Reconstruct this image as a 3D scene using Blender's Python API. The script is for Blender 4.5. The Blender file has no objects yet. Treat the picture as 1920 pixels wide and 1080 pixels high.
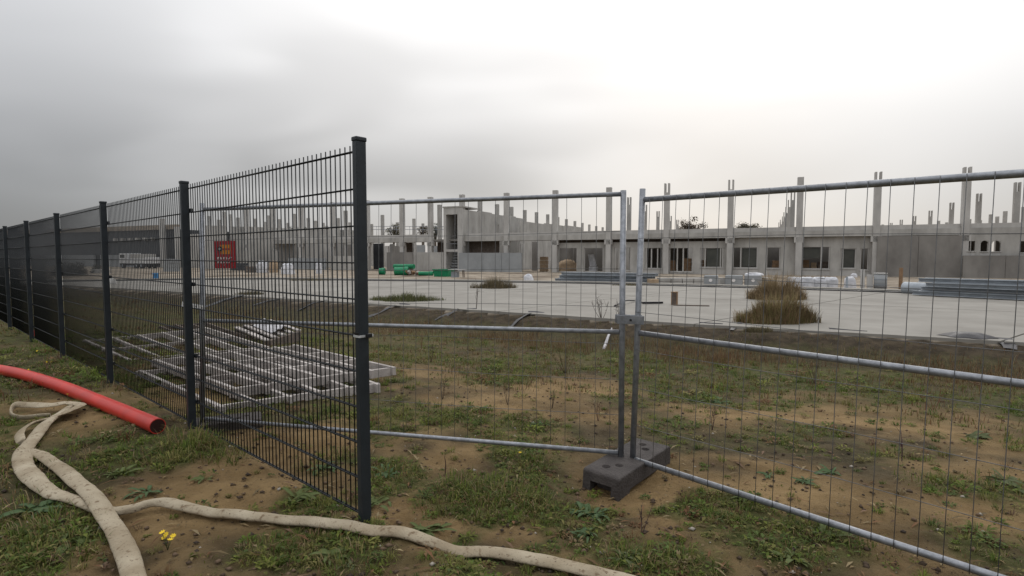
import bpy, bmesh, math, random
import numpy as np
from mathutils import Vector, Matrix
R = math.radians
random.seed(7); rng = np.random.default_rng(7)
sc = bpy.context.scene
col = sc.collection

# ------------------------------------------------------------------ camera
EYE = 1.44; FPX = 1031.0; PITCH = math.atan(59 / FPX)
cam = bpy.data.cameras.new('camera'); cam.sensor_width = 36.0; cam.lens = 36 * FPX / 1920
cam.clip_start = 0.05; cam.clip_end = 5000
cam_o = bpy.data.objects.new('camera', cam); col.objects.link(cam_o)
cam_o.location = (0, 0, EYE); cam_o.rotation_euler = (math.pi / 2 - PITCH, 0, 0)
sc.camera = cam_o

# ------------------------------------------------------------------ overcast sky, hidden sun, exposure
SUN_AZ, SUN_EL = 19.0, 20.0             # degrees clockwise from +Y, the sun stands behind the cloud beyond the building
world = bpy.data.worlds.new('World'); sc.world = world; world.use_nodes = True
wn, wl = world.node_tree.nodes, world.node_tree.links
bg = wn['Background']; bg.inputs['Strength'].default_value = 0.1
sky = wn.new('ShaderNodeTexSky'); sky.sky_type = 'NISHITA'; sky.sun_disc = False
sky.sun_elevation = R(SUN_EL); sky.sun_rotation = R(SUN_AZ)
def wmath(op, a, b=None, c=None, clamp=False):
    n = wn.new('ShaderNodeMath'); n.operation = op; n.use_clamp = clamp
    for i, v in enumerate((a, b, c)):
        if v is None: continue
        if isinstance(v, (int, float)): n.inputs[i].default_value = v
        else: wl.new(v, n.inputs[i])
    return n.outputs[0]
def wramp(v, a, b, lo=0.0, hi=1.0):
    n = wn.new('ShaderNodeMapRange'); n.interpolation_type = 'SMOOTHSTEP'
    wl.new(v, n.inputs['Value'])
    for k, x in zip(('From Min', 'From Max', 'To Min', 'To Max'), (a, b, lo, hi)): n.inputs[k].default_value = x
    return n.outputs[0]
tc = wn.new('ShaderNodeTexCoord'); sep = wn.new('ShaderNodeSeparateXYZ')
wl.new(tc.outputs['Generated'], sep.inputs[0])
zup = sep.outputs['Z']
gd = wn.new('ShaderNodeVectorMath'); gd.operation = 'DOT_PRODUCT'
wl.new(tc.outputs['Generated'], gd.inputs[0])
_ga, _ge = R(20), R(7)
gd.inputs[1].default_value = (math.sin(_ga) * math.cos(_ge), math.cos(_ga) * math.cos(_ge), math.sin(_ge))
glow = wramp(gd.outputs['Value'], 0.42, 0.87)
high = wramp(zup, 0.02, 0.36)
mp = wn.new('ShaderNodeMapping'); mp.inputs['Scale'].default_value = (1.0, 1.0, 3.4); mp.inputs['Rotation'].default_value = (0, R(-7), 0)
wl.new(tc.outputs['Generated'], mp.inputs[0])
nz = wn.new('ShaderNodeTexNoise'); nz.inputs['Scale'].default_value = 1.9; nz.inputs['Detail'].default_value = 2.5; nz.inputs['Roughness'].default_value = 0.4
nz.inputs['Distortion'].default_value = 0.35
wl.new(mp.outputs[0], nz.inputs['Vector'])
cl = wramp(nz.outputs['Fac'], 0.30, 0.70, -0.5, 0.5)
lum = wmath('ADD', wmath('MULTIPLY', glow, 0.285), wmath('MULTIPLY', high, 0.545))
bank_d = wn.new('ShaderNodeVectorMath'); bank_d.operation = 'DOT_PRODUCT'
wl.new(tc.outputs['Generated'], bank_d.inputs[0]); bank_d.inputs[1].default_value = (math.sin(R(-6)) * math.cos(R(12)), math.cos(R(-6)) * math.cos(R(12)), math.sin(R(12)))
zwob = wmath('ADD', zup, wmath('MULTIPLY', cl, 0.16))
bank = wmath('MULTIPLY', wmath('MULTIPLY', wramp(zwob, 0.10, 0.22), wramp(zwob, 0.40, 0.22)), wramp(bank_d.outputs['Value'], 0.66, 0.99))
low_sun = wmath('MULTIPLY', wramp(gd.outputs['Value'], 0.90, 1.0), 0.14)
lum = wmath('ADD', lum, wmath('SUBTRACT', low_sun, wmath('MULTIPLY', bank, 0.20)))
lum = wmath('ADD', wmath('ADD', lum, 0.262), wramp(zup, 0.40, 0.95, 0.0, 0.9))
cl = wmath('MULTIPLY', cl, 0.04)
lum = wmath('MAXIMUM', wmath('ADD', lum, wmath('MULTIPLY', cl, wmath('ADD', wmath('MULTIPLY', high, 1.0), 0.35))), 0.12)
tint = wn.new('ShaderNodeMix'); tint.data_type = 'RGBA'
tint.inputs[6].default_value = (0.965, 0.975, 1.0, 1); tint.inputs[7].default_value = (1.005, 0.985, 0.968, 1)
wl.new(wmath('MULTIPLY', glow, 0.9), tint.inputs[0])
mulc = wn.new('ShaderNodeVectorMath'); mulc.operation = 'SCALE'
wl.new(tint.outputs[2], mulc.inputs[0]); wl.new(wmath('MULTIPLY', lum, 10.0), mulc.inputs['Scale'])
mixw = wn.new('ShaderNodeMix'); mixw.data_type = 'RGBA'; mixw.inputs[0].default_value = 0.95
wl.new(sky.outputs[0], mixw.inputs[6]); wl.new(mulc.outputs[0], mixw.inputs[7])
wl.new(mixw.outputs[2], bg.inputs['Color'])
sun = bpy.data.lights.new('sun', 'SUN'); sun.energy = 0.5; sun.angle = R(40); sun.color = (1, .95, .88)
sun_o = bpy.data.objects.new('sun', sun); col.objects.link(sun_o)
_sd = Vector((math.sin(R(SUN_AZ)) * math.cos(R(SUN_EL)), math.cos(R(SUN_AZ)) * math.cos(R(SUN_EL)), math.sin(R(SUN_EL))))
sun_o.rotation_euler = _sd.to_track_quat('Z', 'Y').to_euler(); sun_o.location = (0, 0, 30)
sc.view_settings.view_transform = 'Standard'; sc.view_settings.look = 'None'
sc.view_settings.exposure = 0.0; sc.view_settings.gamma = 1.0; sc.view_settings.use_curve_mapping = False
sc.render.engine = 'CYCLES'

# ------------------------------------------------------------------ survey: where a sight line from the camera station meets a plane or the terrain
CP, SP = math.cos(PITCH), math.sin(PITCH)
def ray(px, py):
    a, b = (px - 960) / FPX, (540 - py) / FPX
    return np.array([a, CP + b * SP, -SP + b * CP])
def GZ(px, py, z):
    r = ray(px, py); t = (z - EYE) / r[2]
    return np.array([r[0] * t, r[1] * t, z])
def AT(px, py, Y):
    r = ray(px, py); t = Y / r[1]
    return np.array([r[0] * t, Y, EYE + r[2] * t])

# value noise
_tab = rng.random((256, 256))
def vnoise(x, y):
    xi, yi = np.floor(x).astype(int), np.floor(y).astype(int)
    fx, fy = x - xi, y - yi
    fx = fx * fx * (3 - 2 * fx); fy = fy * fy * (3 - 2 * fy)
    a = _tab[xi & 255, yi & 255]; b = _tab[(xi + 1) & 255, yi & 255]
    c = _tab[xi & 255, (yi + 1) & 255]; d = _tab[(xi + 1) & 255, (yi + 1) & 255]
    return (a * (1 - fx) + b * fx) * (1 - fy) + (c * (1 - fx) + d * fx) * fy
def fbm(x, y, o=4, g=.5):
    s, a, t = 0, 1, 0
    for i in range(o):
        s = s + a * vnoise(x * 2 ** i + 17.3 * i, y * 2 ** i - 9.1 * i); t += a; a *= g
    return s / t
def sstep(a, b, x):
    t = np.clip((x - a) / (b - a), 0, 1); return t * t * (3 - 2 * t)

ZS = -0.31                               # top of the concrete floor
EDGE = [GZ(*p, ZS)[:2] for p in ((2900, 702), (1920, 642), (1500, 619), (1200, 602), (1000, 588), (750, 573), (361, 549), (140, 535.5), (-300, 521))]
FAR = [GZ(*p, ZS)[:2] for p in ((2900, 597), (1920, 556), (1500, 543.5), (1200, 534), (1000, 530), (690, 526.5), (430, 522.5), (140, 529.5), (-300, 517))]
def edge_u(X, Y):                        # distance in front of the concrete floor's front edge
    best = np.full(np.shape(X), 1e9); sg = np.ones(np.shape(X))
    for i in range(len(EDGE) - 1):
        a, b = EDGE[i], EDGE[i + 1]; d = b - a; L = d @ d
        t = np.clip(((X - a[0]) * d[0] + (Y - a[1]) * d[1]) / L, 0, 1)
        qx, qy = X - a[0] - t * d[0], Y - a[1] - t * d[1]
        r = np.hypot(qx, qy); s = np.sign(d[0] * qy - d[1] * qx)
        m = r < best; best = np.where(m, r, best); sg = np.where(m, s, sg)
    return best * sg
def base_h(X, Y):
    u = edge_u(X, Y)
    h = -0.75 * (1 - sstep(1.5, 11.5, u))
    h = np.where(u < 2.0, -0.75 + 0.37 * (1 - sstep(0.05, 2.0, u)) , h)
    h = np.where(u < 0.05, -0.375, h)
    return h, u
def hgt(X, Y):
    X = np.asarray(X, float); Y = np.asarray(Y, float)
    h, u = base_h(X, Y)
    amp = np.where(u > 1.2, 1.0, np.where(u > 0.0, .8, .25))
    n = (fbm(X * .55, Y * .55, 3) - .5) * .07 + (fbm(X * 3.1 + 5, Y * 3.1, 3) - .5) * .035
    v = (X + .793) * .6587 + (Y - 2.888) * .7524        # the site side of the fence lies a step lower
    h = np.where(u > 2.0, h - .13 * sstep(-.02, .26, v) * (1 - sstep(5, 11, v)), h)
    # erosion gullies on the bank
    gul = sstep(.62, .8, vnoise(X * 1.7 + Y * .8, X * .05 + 3)) * np.exp(-((u - .9) / .7) ** 2)
    h = h - .055 * np.exp(-((X - .70) ** 2 + (Y - 3.66) ** 2) / .16)      # hollow scuffed out in front of the barrier foot
    return h + n * amp - gul * .09
def G(px, py, lift=0.0):
    r = ray(px, py); lo, hi = 0.3, 400.0
    for t in np.geomspace(0.5, 400, 260):
        if EYE + r[2] * t < hgt(r[0] * t, r[1] * t) + lift: hi = t; break
        lo = t
    for _ in range(24):
        m = (lo + hi) / 2
        if EYE + r[2] * m < hgt(r[0] * m, r[1] * m) + lift: hi = m
        else: lo = m
    return np.array([r[0] * hi, r[1] * hi, EYE + r[2] * hi])

# ------------------------------------------------------------------ materials
def nodes_of(name):
    m = bpy.data.materials.new(name); m.use_nodes = True
    nt = m.node_tree; return m, nt.nodes, nt.links, nt.nodes['Principled BSDF']
def mat(name, c, rough=.7, var=.25, scale=6.0, bump=.15, metal=0.0, c2=None, bscale=None, stretch=None, spec=.3):
    m, n, l, b = nodes_of(name)
    b.inputs['Roughness'].default_value = rough; b.inputs['Metallic'].default_value = metal
    b.inputs['Specular IOR Level'].default_value = spec
    t = n.new('ShaderNodeTexCoord'); src = t.outputs['Object']
    if stretch:
        mpn = n.new('ShaderNodeMapping'); mpn.inputs['Scale'].default_value = stretch; l.new(src, mpn.inputs[0]); src = mpn.outputs[0]
    a = n.new('ShaderNodeTexNoise'); a.inputs['Scale'].default_value = scale; a.inputs['Detail'].default_value = 6; a.inputs['Roughness'].default_value = .62
    l.new(src, a.inputs['Vector'])
    rp = n.new('ShaderNodeMapRange'); rp.inputs['From Min'].default_value = .32; rp.inputs['From Max'].default_value = .68
    l.new(a.outputs['Fac'], rp.inputs['Value'])
    mx = n.new('ShaderNodeMix'); mx.data_type = 'RGBA'; l.new(rp.outputs[0], mx.inputs[0])
    lo = c2 if c2 else [x * (1 - var) for x in c]
    hi = c if c2 else [min(1, x * (1 + var)) for x in c]
    mx.inputs[6].default_value = (*lo, 1); mx.inputs[7].default_value = (*hi, 1)
    l.new(mx.outputs[2], b.inputs['Base Color'])
    if bump:
        f = n.new('ShaderNodeTexNoise'); f.inputs['Scale'].default_value = bscale or scale * 6; f.inputs['Detail'].default_value = 5
        l.new(src, f.inputs['Vector'])
        bp = n.new('ShaderNodeBump'); bp.inputs['Strength'].default_value = bump; bp.inputs['Distance'].default_value = .02
        l.new(f.outputs['Fac'], bp.inputs['Height']); l.new(bp.outputs[0], b.inputs['Normal'])
    return m
def tint_mat(name, rough=.75, trans=0.25):
    m, n, l, b = nodes_of(name)
    a = n.new('ShaderNodeAttribute'); a.attribute_name = 'tint'
    l.new(a.outputs['Color'], b.inputs['Base Color']); b.inputs['Roughness'].default_value = rough
    b.inputs['Specular IOR Level'].default_value = .15
    tr = n.new('ShaderNodeBsdfTranslucent'); l.new(a.outputs['Color'], tr.inputs['Color'])
    mx = n.new('ShaderNodeMixShader'); mx.inputs[0].default_value = trans
    l.new(b.outputs[0], mx.inputs[1]); l.new(tr.outputs[0], mx.inputs[2])
    l.new(mx.outputs[0], n['Material Output'].inputs['Surface'])
    return m
M = {}
M['fence'] = mat('anthracite_coating', (.018, .023, .028), .45, .2, 9, .05, spec=.4)
M['wire'] = mat('coated_wire', (.010, .012, .014), .5, .2, 9, 0)
M['galv'] = mat('galvanised_steel', (.25, .26, .28), .42, .28, 22, .08, metal=.55)
M['galvwire'] = mat('galvanised_wire', (.13, .13, .13), .55, .25, 20, 0, metal=.3)
M['strap'] = mat('bright_zinc', (.62, .63, .64), .4, .15, 30, .05, metal=.4)
M['black'] = mat('black_plastic', (.012, .012, .013), .5, .3, 10, .1)
M['rubber'] = mat('recycled_rubber', (.078, .068, .063), .85, .5, 7, .5, c2=(.042, .036, .034), bscale=60)
M['redpipe'] = mat('red_plastic', (.55, .034, .022), .42, .12, 2.5, .06, c2=(.36, .030, .022), spec=.4)
M['pipein'] = mat('pipe_inside_shade', (.03, .008, .007), .6, .3, 5, .1)  # near-black red, the shade inside the pipe put into the colour
def canvas():
    m, n, l, b = nodes_of('hose_canvas'); b.inputs['Roughness'].default_value = .95; b.inputs['Specular IOR Level'].default_value = .1
    t = n.new('ShaderNodeTexCoord')
    def nz_(s_, d_=5):
        q = n.new('ShaderNodeTexNoise'); q.inputs['Scale'].default_value = s_; q.inputs['Detail'].default_value = d_; l.new(t.outputs['Object'], q.inputs['Vector']); return q.outputs['Fac']
    def mx_(v, lo, hi, a, c):
        r = n.new('ShaderNodeMapRange'); l.new(v, r.inputs['Value']); r.inputs['From Min'].default_value = lo; r.inputs['From Max'].default_value = hi
        q = n.new('ShaderNodeMix'); q.data_type = 'RGBA'; l.new(r.outputs[0], q.inputs[0])
        for i, v_ in ((6, a), (7, c)): q.inputs[i].default_value = (*v_, 1) if isinstance(v_, tuple) else (0, 0, 0, 1); (None if isinstance(v_, tuple) else l.new(v_, q.inputs[i]))
        return q.outputs[2]
    c = mx_(nz_(5), .35, .65, (.40, .345, .255), (.275, .225, .155)); c = mx_(nz_(28), .58, .70, c, (.17, .125, .08)); c = mx_(nz_(90, 3), .64, .72, c, (.10, .075, .055))
    l.new(c, b.inputs['Base Color'])
    bp = n.new('ShaderNodeBump'); bp.inputs['Strength'].default_value = .6; bp.inputs['Distance'].default_value = .012; l.new(nz_(60, 8), bp.inputs['Height']); l.new(bp.outputs[0], b.inputs['Normal'])
    return m
M['hose'] = canvas()
M['timber'] = mat('weathered_timber', (.50, .46, .43), .85, .25, 3, .3, c2=(.22, .195, .18), stretch=(1, 1, 1), bscale=50)
M['timberdark'] = mat('dark_timber', (.17, .135, .11), .85, .3, 4, .3, c2=(.085, .066, .055))  # plain darker timber tone, also colours the shade strip and sheets in the hall
M['sheet'] = mat('white_sheet', (.50, .49, .50), .55, .2, 5, .3, c2=(.22, .21, .22))
M['concrete'] = mat('precast_concrete', (.455, .44, .412), .9, .14, .8, .2, c2=(.29, .278, .258), bscale=14, stretch=(1, 1, .45))
M['concrete_light'] = mat('pale_concrete', (.50, .485, .46), .9, .12, 1.1, .15, c2=(.365, .352, .333), bscale=14, stretch=(1, 1, .45))
M['concrete_dark'] = mat('dark_concrete', (.265, .25, .23), .9, .2, .6, .2, c2=(.16, .15, .138), bscale=12, stretch=(1, 1, .5))  # plain darker tone of the concrete
M['concrete_blue'] = mat('bluish_concrete', (.32, .33, .335), .85, .14, .8, .1, c2=(.255, .265, .27), bscale=12)
M['floor'] = mat('floor_concrete', (.275, .259, .230), .85, .10, .5, .14, c2=(.195, .181, .158), bscale=30)
M['darkpanel'] = mat('anthracite_panel', (.042, .046, .052), .6, .2, 1.2, .05)
M['brownbeam'] = mat('tan_beam', (.27, .225, .175), .8, .2, 1.5, .1)
M['steel'] = mat('primed_steel', (.36, .39, .42), .5, .22, 2.5, .08, c2=(.25, .275, .30), metal=.25)
M['green'] = mat('green_plastic', (.010, .19, .085), .45, .2, 3, .05)
M['white'] = mat('white_wrap', (.72, .72, .74), .5, .15, 3, .5, c2=(.42, .43, .46), bscale=9)
M['brownwood'] = mat('raw_wood', (.30, .19, .11), .8, .3, 4, .2, c2=(.19, .12, .07))
M['blue'] = mat('blue_plastic', (.03, .19, .42), .5, .2, 4, .05)
M['red'] = mat('sign_red', (.33, .014, .020), .4, .1, 3, 0)
M['orange'] = mat('sign_orange', (.62, .22, .012), .45, .08, 3, 0)
M['signwhite'] = mat('sign_white', (.75, .72, .70), .5, .05, 3, 0)
M['bark'] = mat('bark', (.10, .08, .062), .9, .3, 6, .5)
M['foil'] = mat('black_foil', (.014, .013, .016), .4, .4, 6, .4, bscale=12)
M['sandpile'] = mat('sand_heap', (.34, .25, .165), .95, .2, 3, .4)
M['glass'] = mat('dark_glass', (.075, .077, .066), .3, .3, .8, 0, c2=(.04, .042, .038), spec=.4)
M['truck'] = mat('truck_paint', (.60, .60, .60), .4, .12, 2, 0)
M['foliage'] = tint_mat('foliage', .75, .3)

def ground_material():
    m, n, l, b = nodes_of('sandy_soil')
    b.inputs['Roughness'].default_value = .97; b.inputs['Specular IOR Level'].default_value = .12
    t = n.new('ShaderNodeTexCoord')
    def noise(scale, det=6, rough=.6, dist=0.0):
        q = n.new('ShaderNodeTexNoise'); q.inputs['Scale'].default_value = scale; q.inputs['Detail'].default_value = det
        q.inputs['Roughness'].default_value = rough; q.inputs['Distortion'].default_value = dist; l.new(t.outputs['Object'], q.inputs['Vector']); return q.outputs['Fac']
    def rng_(v, a, b_):
        q = n.new('ShaderNodeMapRange'); q.interpolation_type = 'SMOOTHSTEP'; l.new(v, q.inputs['Value'])
        q.inputs['From Min'].default_value = a; q.inputs['From Max'].default_value = b_; return q.outputs[0]
    def mix(f, a, b_):
        q = n.new('ShaderNodeMix'); q.data_type = 'RGBA'
        l.new(f, q.inputs[0]) if not isinstance(f, float) else setattr(q.inputs[0], 'default_value', f)
        for i, v in ((6, a), (7, b_)):
            if isinstance(v, tuple): q.inputs[i].default_value = (*v, 1)
            else: l.new(v, q.inputs[i])
        return q.outputs[2]
    def mul(a, b_):
        q = n.new('ShaderNodeMath'); q.operation = 'MULTIPLY'; q.use_clamp = True
        for i, v in ((0, a), (1, b_)):
            if isinstance(v, float): q.inputs[i].default_value = v
            else: l.new(v, q.inputs[i])
        return q.outputs[0]
    at = n.new('ShaderNodeAttribute'); at.attribute_name = 'zones'
    sp = n.new('ShaderNodeSeparateColor'); l.new(at.outputs['Color'], sp.inputs[0])
    cov, site, dark = sp.outputs[0], sp.outputs[1], sp.outputs[2]
    sand = mix(rng_(noise(2.1), .35, .65), (.168, .110, .050), (.250, .170, .082))
    sand = mix(rng_(noise(38, 4), .56, .74), sand, (.10, .071, .040))
    soil = mix(rng_(noise(5.0), .35, .65), (.040, .030, .017), (.084, .064, .036))
    c = mix(dark, sand, soil)
    sub = n.new('ShaderNodeMath'); sub.operation = 'SUBTRACT'; sub.use_clamp = True; l.new(dark, sub.inputs[0]); sub.inputs[1].default_value = 1.0
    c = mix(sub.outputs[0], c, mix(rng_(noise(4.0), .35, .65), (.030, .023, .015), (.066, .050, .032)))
    moss = mix(rng_(noise(14), .35, .65), (.040, .047, .013), (.085, .085, .030))
    c = mix(mul(cov, rng_(noise(9, 5), .30, .58)), c, moss)
    grit = mix(rng_(noise(.7), .35, .65), (.20, .165, .125), (.34, .29, .23))
    grit = mix(rng_(noise(.16, 4), .52, .64), grit, (.13, .10, .072))
    c = mix(site, c, grit)
    peb = rng_(noise(120, 2), .66, .72)
    c = mix(mul(peb, .35), c, (.26, .22, .18))
    l.new(c, b.inputs['Base Color'])
    bp = n.new('ShaderNodeBump'); bp.inputs['Strength'].default_value = .75; bp.inputs['Distance'].default_value = .03
    hsum = n.new('ShaderNodeMath'); hsum.operation = 'MULTIPLY_ADD'; l.new(noise(26, 8, .7), hsum.inputs[0]); hsum.inputs[1].default_value = 1.2; l.new(noise(7, 6), hsum.inputs[2])
    l.new(hsum.outputs[0], bp.inputs['Height']); l.new(bp.outputs[0], b.inputs['Normal'])
    return m
M['ground'] = ground_material()

# ------------------------------------------------------------------ helpers
class MB:
    """collects shapes for ONE mesh object; vertices in world coordinates"""
    def __init__(s): s.v = []; s.f = []; s.sm = []
    def add(s, vs, fs, smooth=False):
        o = len(s.v); s.v += [tuple(map(float, p)) for p in vs]
        s.f += [tuple(i + o for i in f) for f in fs]; s.sm += [smooth] * len(fs); return s
    def box(s, c, ax, ay, az):               # centre and three half-axis vectors
        c, ax, ay, az = map(np.asarray, (c, ax, ay, az))
        vs = [c + i * ax + j * ay + k * az for k in (-1, 1) for j in (-1, 1) for i in (-1, 1)]
        return s.add(vs, [(0, 2, 3, 1), (4, 5, 7, 6), (0, 1, 5, 4), (2, 6, 7, 3), (0, 4, 6, 2), (1, 3, 7, 5)])
    def bar(s, a, b, w, h, up=(0, 0, 1)):    # rectangular bar from a to b
        a, b = np.asarray(a, float), np.asarray(b, float); d = b - a; L = np.linalg.norm(d); d = d / L
        side = np.cross(d, up); side = side / np.linalg.norm(side); u = np.cross(side, d)
        return s.box((a + b) / 2, d * L / 2, side * w / 2, u * h / 2)
    def tube(s, path, r, n=10, caps=True, flat=None):
        P = [np.asarray(p, float) for p in path]; m = len(P); rs = r if isinstance(r, (list, tuple, np.ndarray)) else [r] * m
        vs = []; prev = None
        for i in range(m):
            d = P[min(i + 1, m - 1)] - P[max(i - 1, 0)]; d = d / (np.linalg.norm(d) + 1e-12)
            ref = np.array([0, 0, 1.0]) if abs(d[2]) < .9 else np.array([1.0, 0, 0])
            a = np.cross(d, ref) if prev is None else prev - d * (prev @ d)
            a = a / np.linalg.norm(a); prev = a; b = np.cross(a, d)
            for k in range(n):
                t = 2 * math.pi * k / n; vs.append(P[i] + rs[i] * (a * math.cos(t) + b * math.sin(t)))
        fs = [(i * n + k, i * n + (k + 1) % n, (i + 1) * n + (k + 1) % n, (i + 1) * n + k) for i in range(m - 1) for k in range(n)]
        s.add(vs, fs, True)
        if caps:
            o = len(s.v) - m * n
            s.f += [tuple(o + k for k in range(n))[::-1], tuple(o + (m - 1) * n + k for k in range(n))]; s.sm += [False, False]
        return s
    def mesh(s, name, origin=(0, 0, 0)):
        me = bpy.data.meshes.new(name); o = np.asarray(origin, float)
        me.from_pydata([tuple(np.asarray(p) - o) for p in s.v], [], s.f); me.validate()
        me.polygons.foreach_set('use_smooth', s.sm[:len(me.polygons)] if len(s.sm) == len(me.polygons) else [False] * len(me.polygons))
        bm = bmesh.new(); bm.from_mesh(me); bmesh.ops.recalc_face_normals(bm, faces=bm.faces); bm.to_mesh(me); bm.free()
        return me
    def build(s, name, m, parent=None, bevel=0.0):
        org = world_loc(parent) if parent is not None else (0, 0, 0)
        me = s.mesh(name, org); me.materials.append(m)
        return link(name, me, parent, bevel)
def world_loc(o):
    p = Vector((0, 0, 0))
    while o is not None: p += Vector(o.location); o = o.parent
    return tuple(p)
def link(name, me, parent=None, bevel=0.0, loc=None):
    o = bpy.data.objects.new(name, me); col.objects.link(o); o.parent = parent
    if loc is not None: o.location = loc
    if bevel:
        b = o.modifiers.new('bevel', 'BEVEL'); b.width = bevel; b.segments = 2; b.limit_method = 'ANGLE'
    return o
def tag(o, label=None, cat=None, group=None, kind=None):
    if label: o['label'] = label
    if cat: o['category'] = cat
    if group: o['group'] = group
    if kind: o['kind'] = kind
    return o
def thing(name, label, cat, loc=(0, 0, 0), group=None):
    o = bpy.data.objects.new(name, None); col.objects.link(o); o.location = tuple(map(float, loc)); o.empty_display_size = .2
    return tag(o, label, cat, group)
def solo(mb, name, m, label, cat, loc, group=None, bevel=0.0):     # a thing that is one mesh, origin at its base
    me = mb.mesh(name, loc); me.materials.append(m)
    return tag(link(name, me, None, bevel, tuple(map(float, loc))), label, cat, group)
def spline(pts, n=8):                    # Catmull-Rom through points
    P = [np.asarray(p, float) for p in pts]; P = [2 * P[0] - P[1]] + P + [2 * P[-1] - P[-2]]; out = []
    for i in range(1, len(P) - 2):
        for k in range(n):
            t = k / n
            out.append(.5 * (2 * P[i] + (P[i + 1] - P[i - 1]) * t + (2 * P[i - 1] - 5 * P[i] + 4 * P[i + 1] - P[i + 2]) * t * t
                             + (3 * P[i] - P[i - 1] - 3 * P[i + 1] + P[i + 2]) * t ** 3))
    out.append(P[-2]); return out
def fast_mesh(name, V, quads, tris, tint, material):
    me = bpy.data.meshes.new(name); nv, nq, nt = len(V), len(quads), len(tris)
    me.vertices.add(nv); me.vertices.foreach_set('co', np.ascontiguousarray(V, np.float32).ravel())
    me.loops.add(nq * 4 + nt * 3)
    me.loops.foreach_set('vertex_index', np.concatenate([np.asarray(quads, np.int32).ravel(), np.asarray(tris, np.int32).ravel()]))
    me.polygons.add(nq + nt)
    me.polygons.foreach_set('loop_start', np.concatenate([np.arange(nq) * 4, nq * 4 + np.arange(nt) * 3]).astype(np.int32))
    me.update(calc_edges=True); me.validate()
    if tint is not None:
        a = me.color_attributes.new('tint', 'FLOAT_COLOR', 'POINT')
        a.data.foreach_set('color', np.concatenate([tint, np.ones((nv, 1))], 1).astype(np.float32).ravel())
    me.materials.append(material); return me
def blades(P, H, W, ang, lean, colr):     # curved tapering blades, 5 vertices each
    n = len(P); d = np.stack([np.cos(ang), np.sin(ang), np.zeros(n)], 1); s = np.stack([-np.sin(ang), np.cos(ang), np.zeros(n)], 1)
    up = np.array([0, 0, 1.0]); H, W, lean = H[:, None], W[:, None], lean[:, None]
    m = P + up * H * .6 * np.sqrt(np.clip(1 - (lean * .5) ** 2, .1, 1)) + d * H * lean * .35
    t = P + up * H * np.clip(1 - lean * lean * .75, .08, 1) + d * H * lean
    V = np.stack([P - s * W / 2, P + s * W / 2, m + s * W * .36, m - s * W * .36, t], 1).reshape(-1, 3)
    i = np.arange(n) * 5
    return V, np.stack([i, i + 1, i + 2, i + 3], 1), np.stack([i + 3, i + 2, i + 4], 1), np.repeat(colr, 5, 0)
def leaves(P, L, W, ang, tilt, colr):     # small pointed leaves folded along the midrib, 6 vertices each
    n = len(P); d = np.stack([np.cos(ang) * np.cos(tilt), np.sin(ang) * np.cos(tilt), np.sin(tilt)], 1)
    s = np.stack([-np.sin(ang), np.cos(ang), np.zeros(n)], 1); up = np.array([0, 0, 1.0]); L, W = L[:, None], W[:, None]
    b = P; e = P + d * L - up * L * .12; m = P + d * L * .5
    V = np.stack([b, m - s * W / 2 + up * W * .18, m, m + s * W / 2 + up * W * .18, e], 1).reshape(-1, 3)
    i = np.arange(n) * 5
    T = np.concatenate([np.stack([i, i + 2, i + 1], 1), np.stack([i, i + 3, i + 2], 1), np.stack([i + 1, i + 2, i + 4], 1), np.stack([i + 2, i + 3, i + 4], 1)])
    return V, np.zeros((0, 4), int), T, np.repeat(colr, 5, 0)
def merge(parts):
    V, Q, T, C = [], [], [], []; o = 0
    for v, q, t, c in parts:
        V.append(v); Q.append(q + o); T.append(t + o); C.append(c); o += len(v)
    return np.concatenate(V), np.concatenate(Q), np.concatenate(T), np.concatenate(C)

# ------------------------------------------------------------------ ground
GREEN = [(60, 700, .9, .6), (90, 640, 1.5, .5), (150, 980, .35, .9), (60, 1040, .3, .8), (330, 865, .38, .9), (410, 835, .28, .9), (230, 830, .4, .6), (180, 870, .3, .5),
         (560, 935, .18, .9), (620, 945, .2, .6), (590, 1035, .18, .8), (640, 1015, .2, .8), (460, 1040, .22, .7), (870, 925, .26, .95), (960, 940, .28, 1.), (1000, 900, .25, .9),
         (900, 960, .22, .9), (800, 985, .15, .6), (730, 885, .22, .9), (705, 930, .15, .9), (765, 905, .18, .6), (1100, 970, .2, .7), (1070, 1000, .14, .5), (1260, 1060, .2, .7), (1170, 1050, .15, .6),
         (880, 1010, .12, .7), (1010, 1035, .1, .6), (1310, 940, .16, .7), (1390, 960, .18, .7), (1520, 1010, .2, .8), (1620, 1030, .2, .6), (1470, 1040, .15, .6), (1780, 910, .25, .6), (1850, 1010, .2, .6),
         (1000, 800, .35, .7), (870, 780, .35, .6), (1190, 830, .3, .5), (1230, 800, .3, .5), (1330, 755, .4, .6), (1480, 840, .25, .5), (1560, 815, .35, .6), (1740, 850, .35, .6), (1650, 740, .5, .5),
         (760, 770, .35, .5), (740, 870, .22, .6), (420, 770, .3, .5), (650, 860, .16, .9), (600, 890, .16, .8), (960, 855, .25, .6), (440, 790, .35, .7), (700, 810, .3, .4), (1740, 985, .2, .5)]
SAND = [(480, 890, .5), (400, 905, .3), (600, 820, .3), (560, 850, .3), (760, 960, .16), (840, 860, .3), (800, 1000, .12), (1160, 925, .25), (1260, 925, .22), (1230, 985, .15), (1400, 890, .3), (1550, 920, .3), (1480, 900, .3),
        (1640, 970, .25), (1700, 1040, .22), (250, 945, .25), (320, 1000, .28), (280, 1035, .22), (860, 985, .12), (940, 1010, .1), (1350, 790, .4), (900, 745, .5), (1100, 720, .6), (1040, 745, .5), (1120, 780, .35), (800, 700, .5), (480, 820, .3), (1800, 960, .3)]
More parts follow.
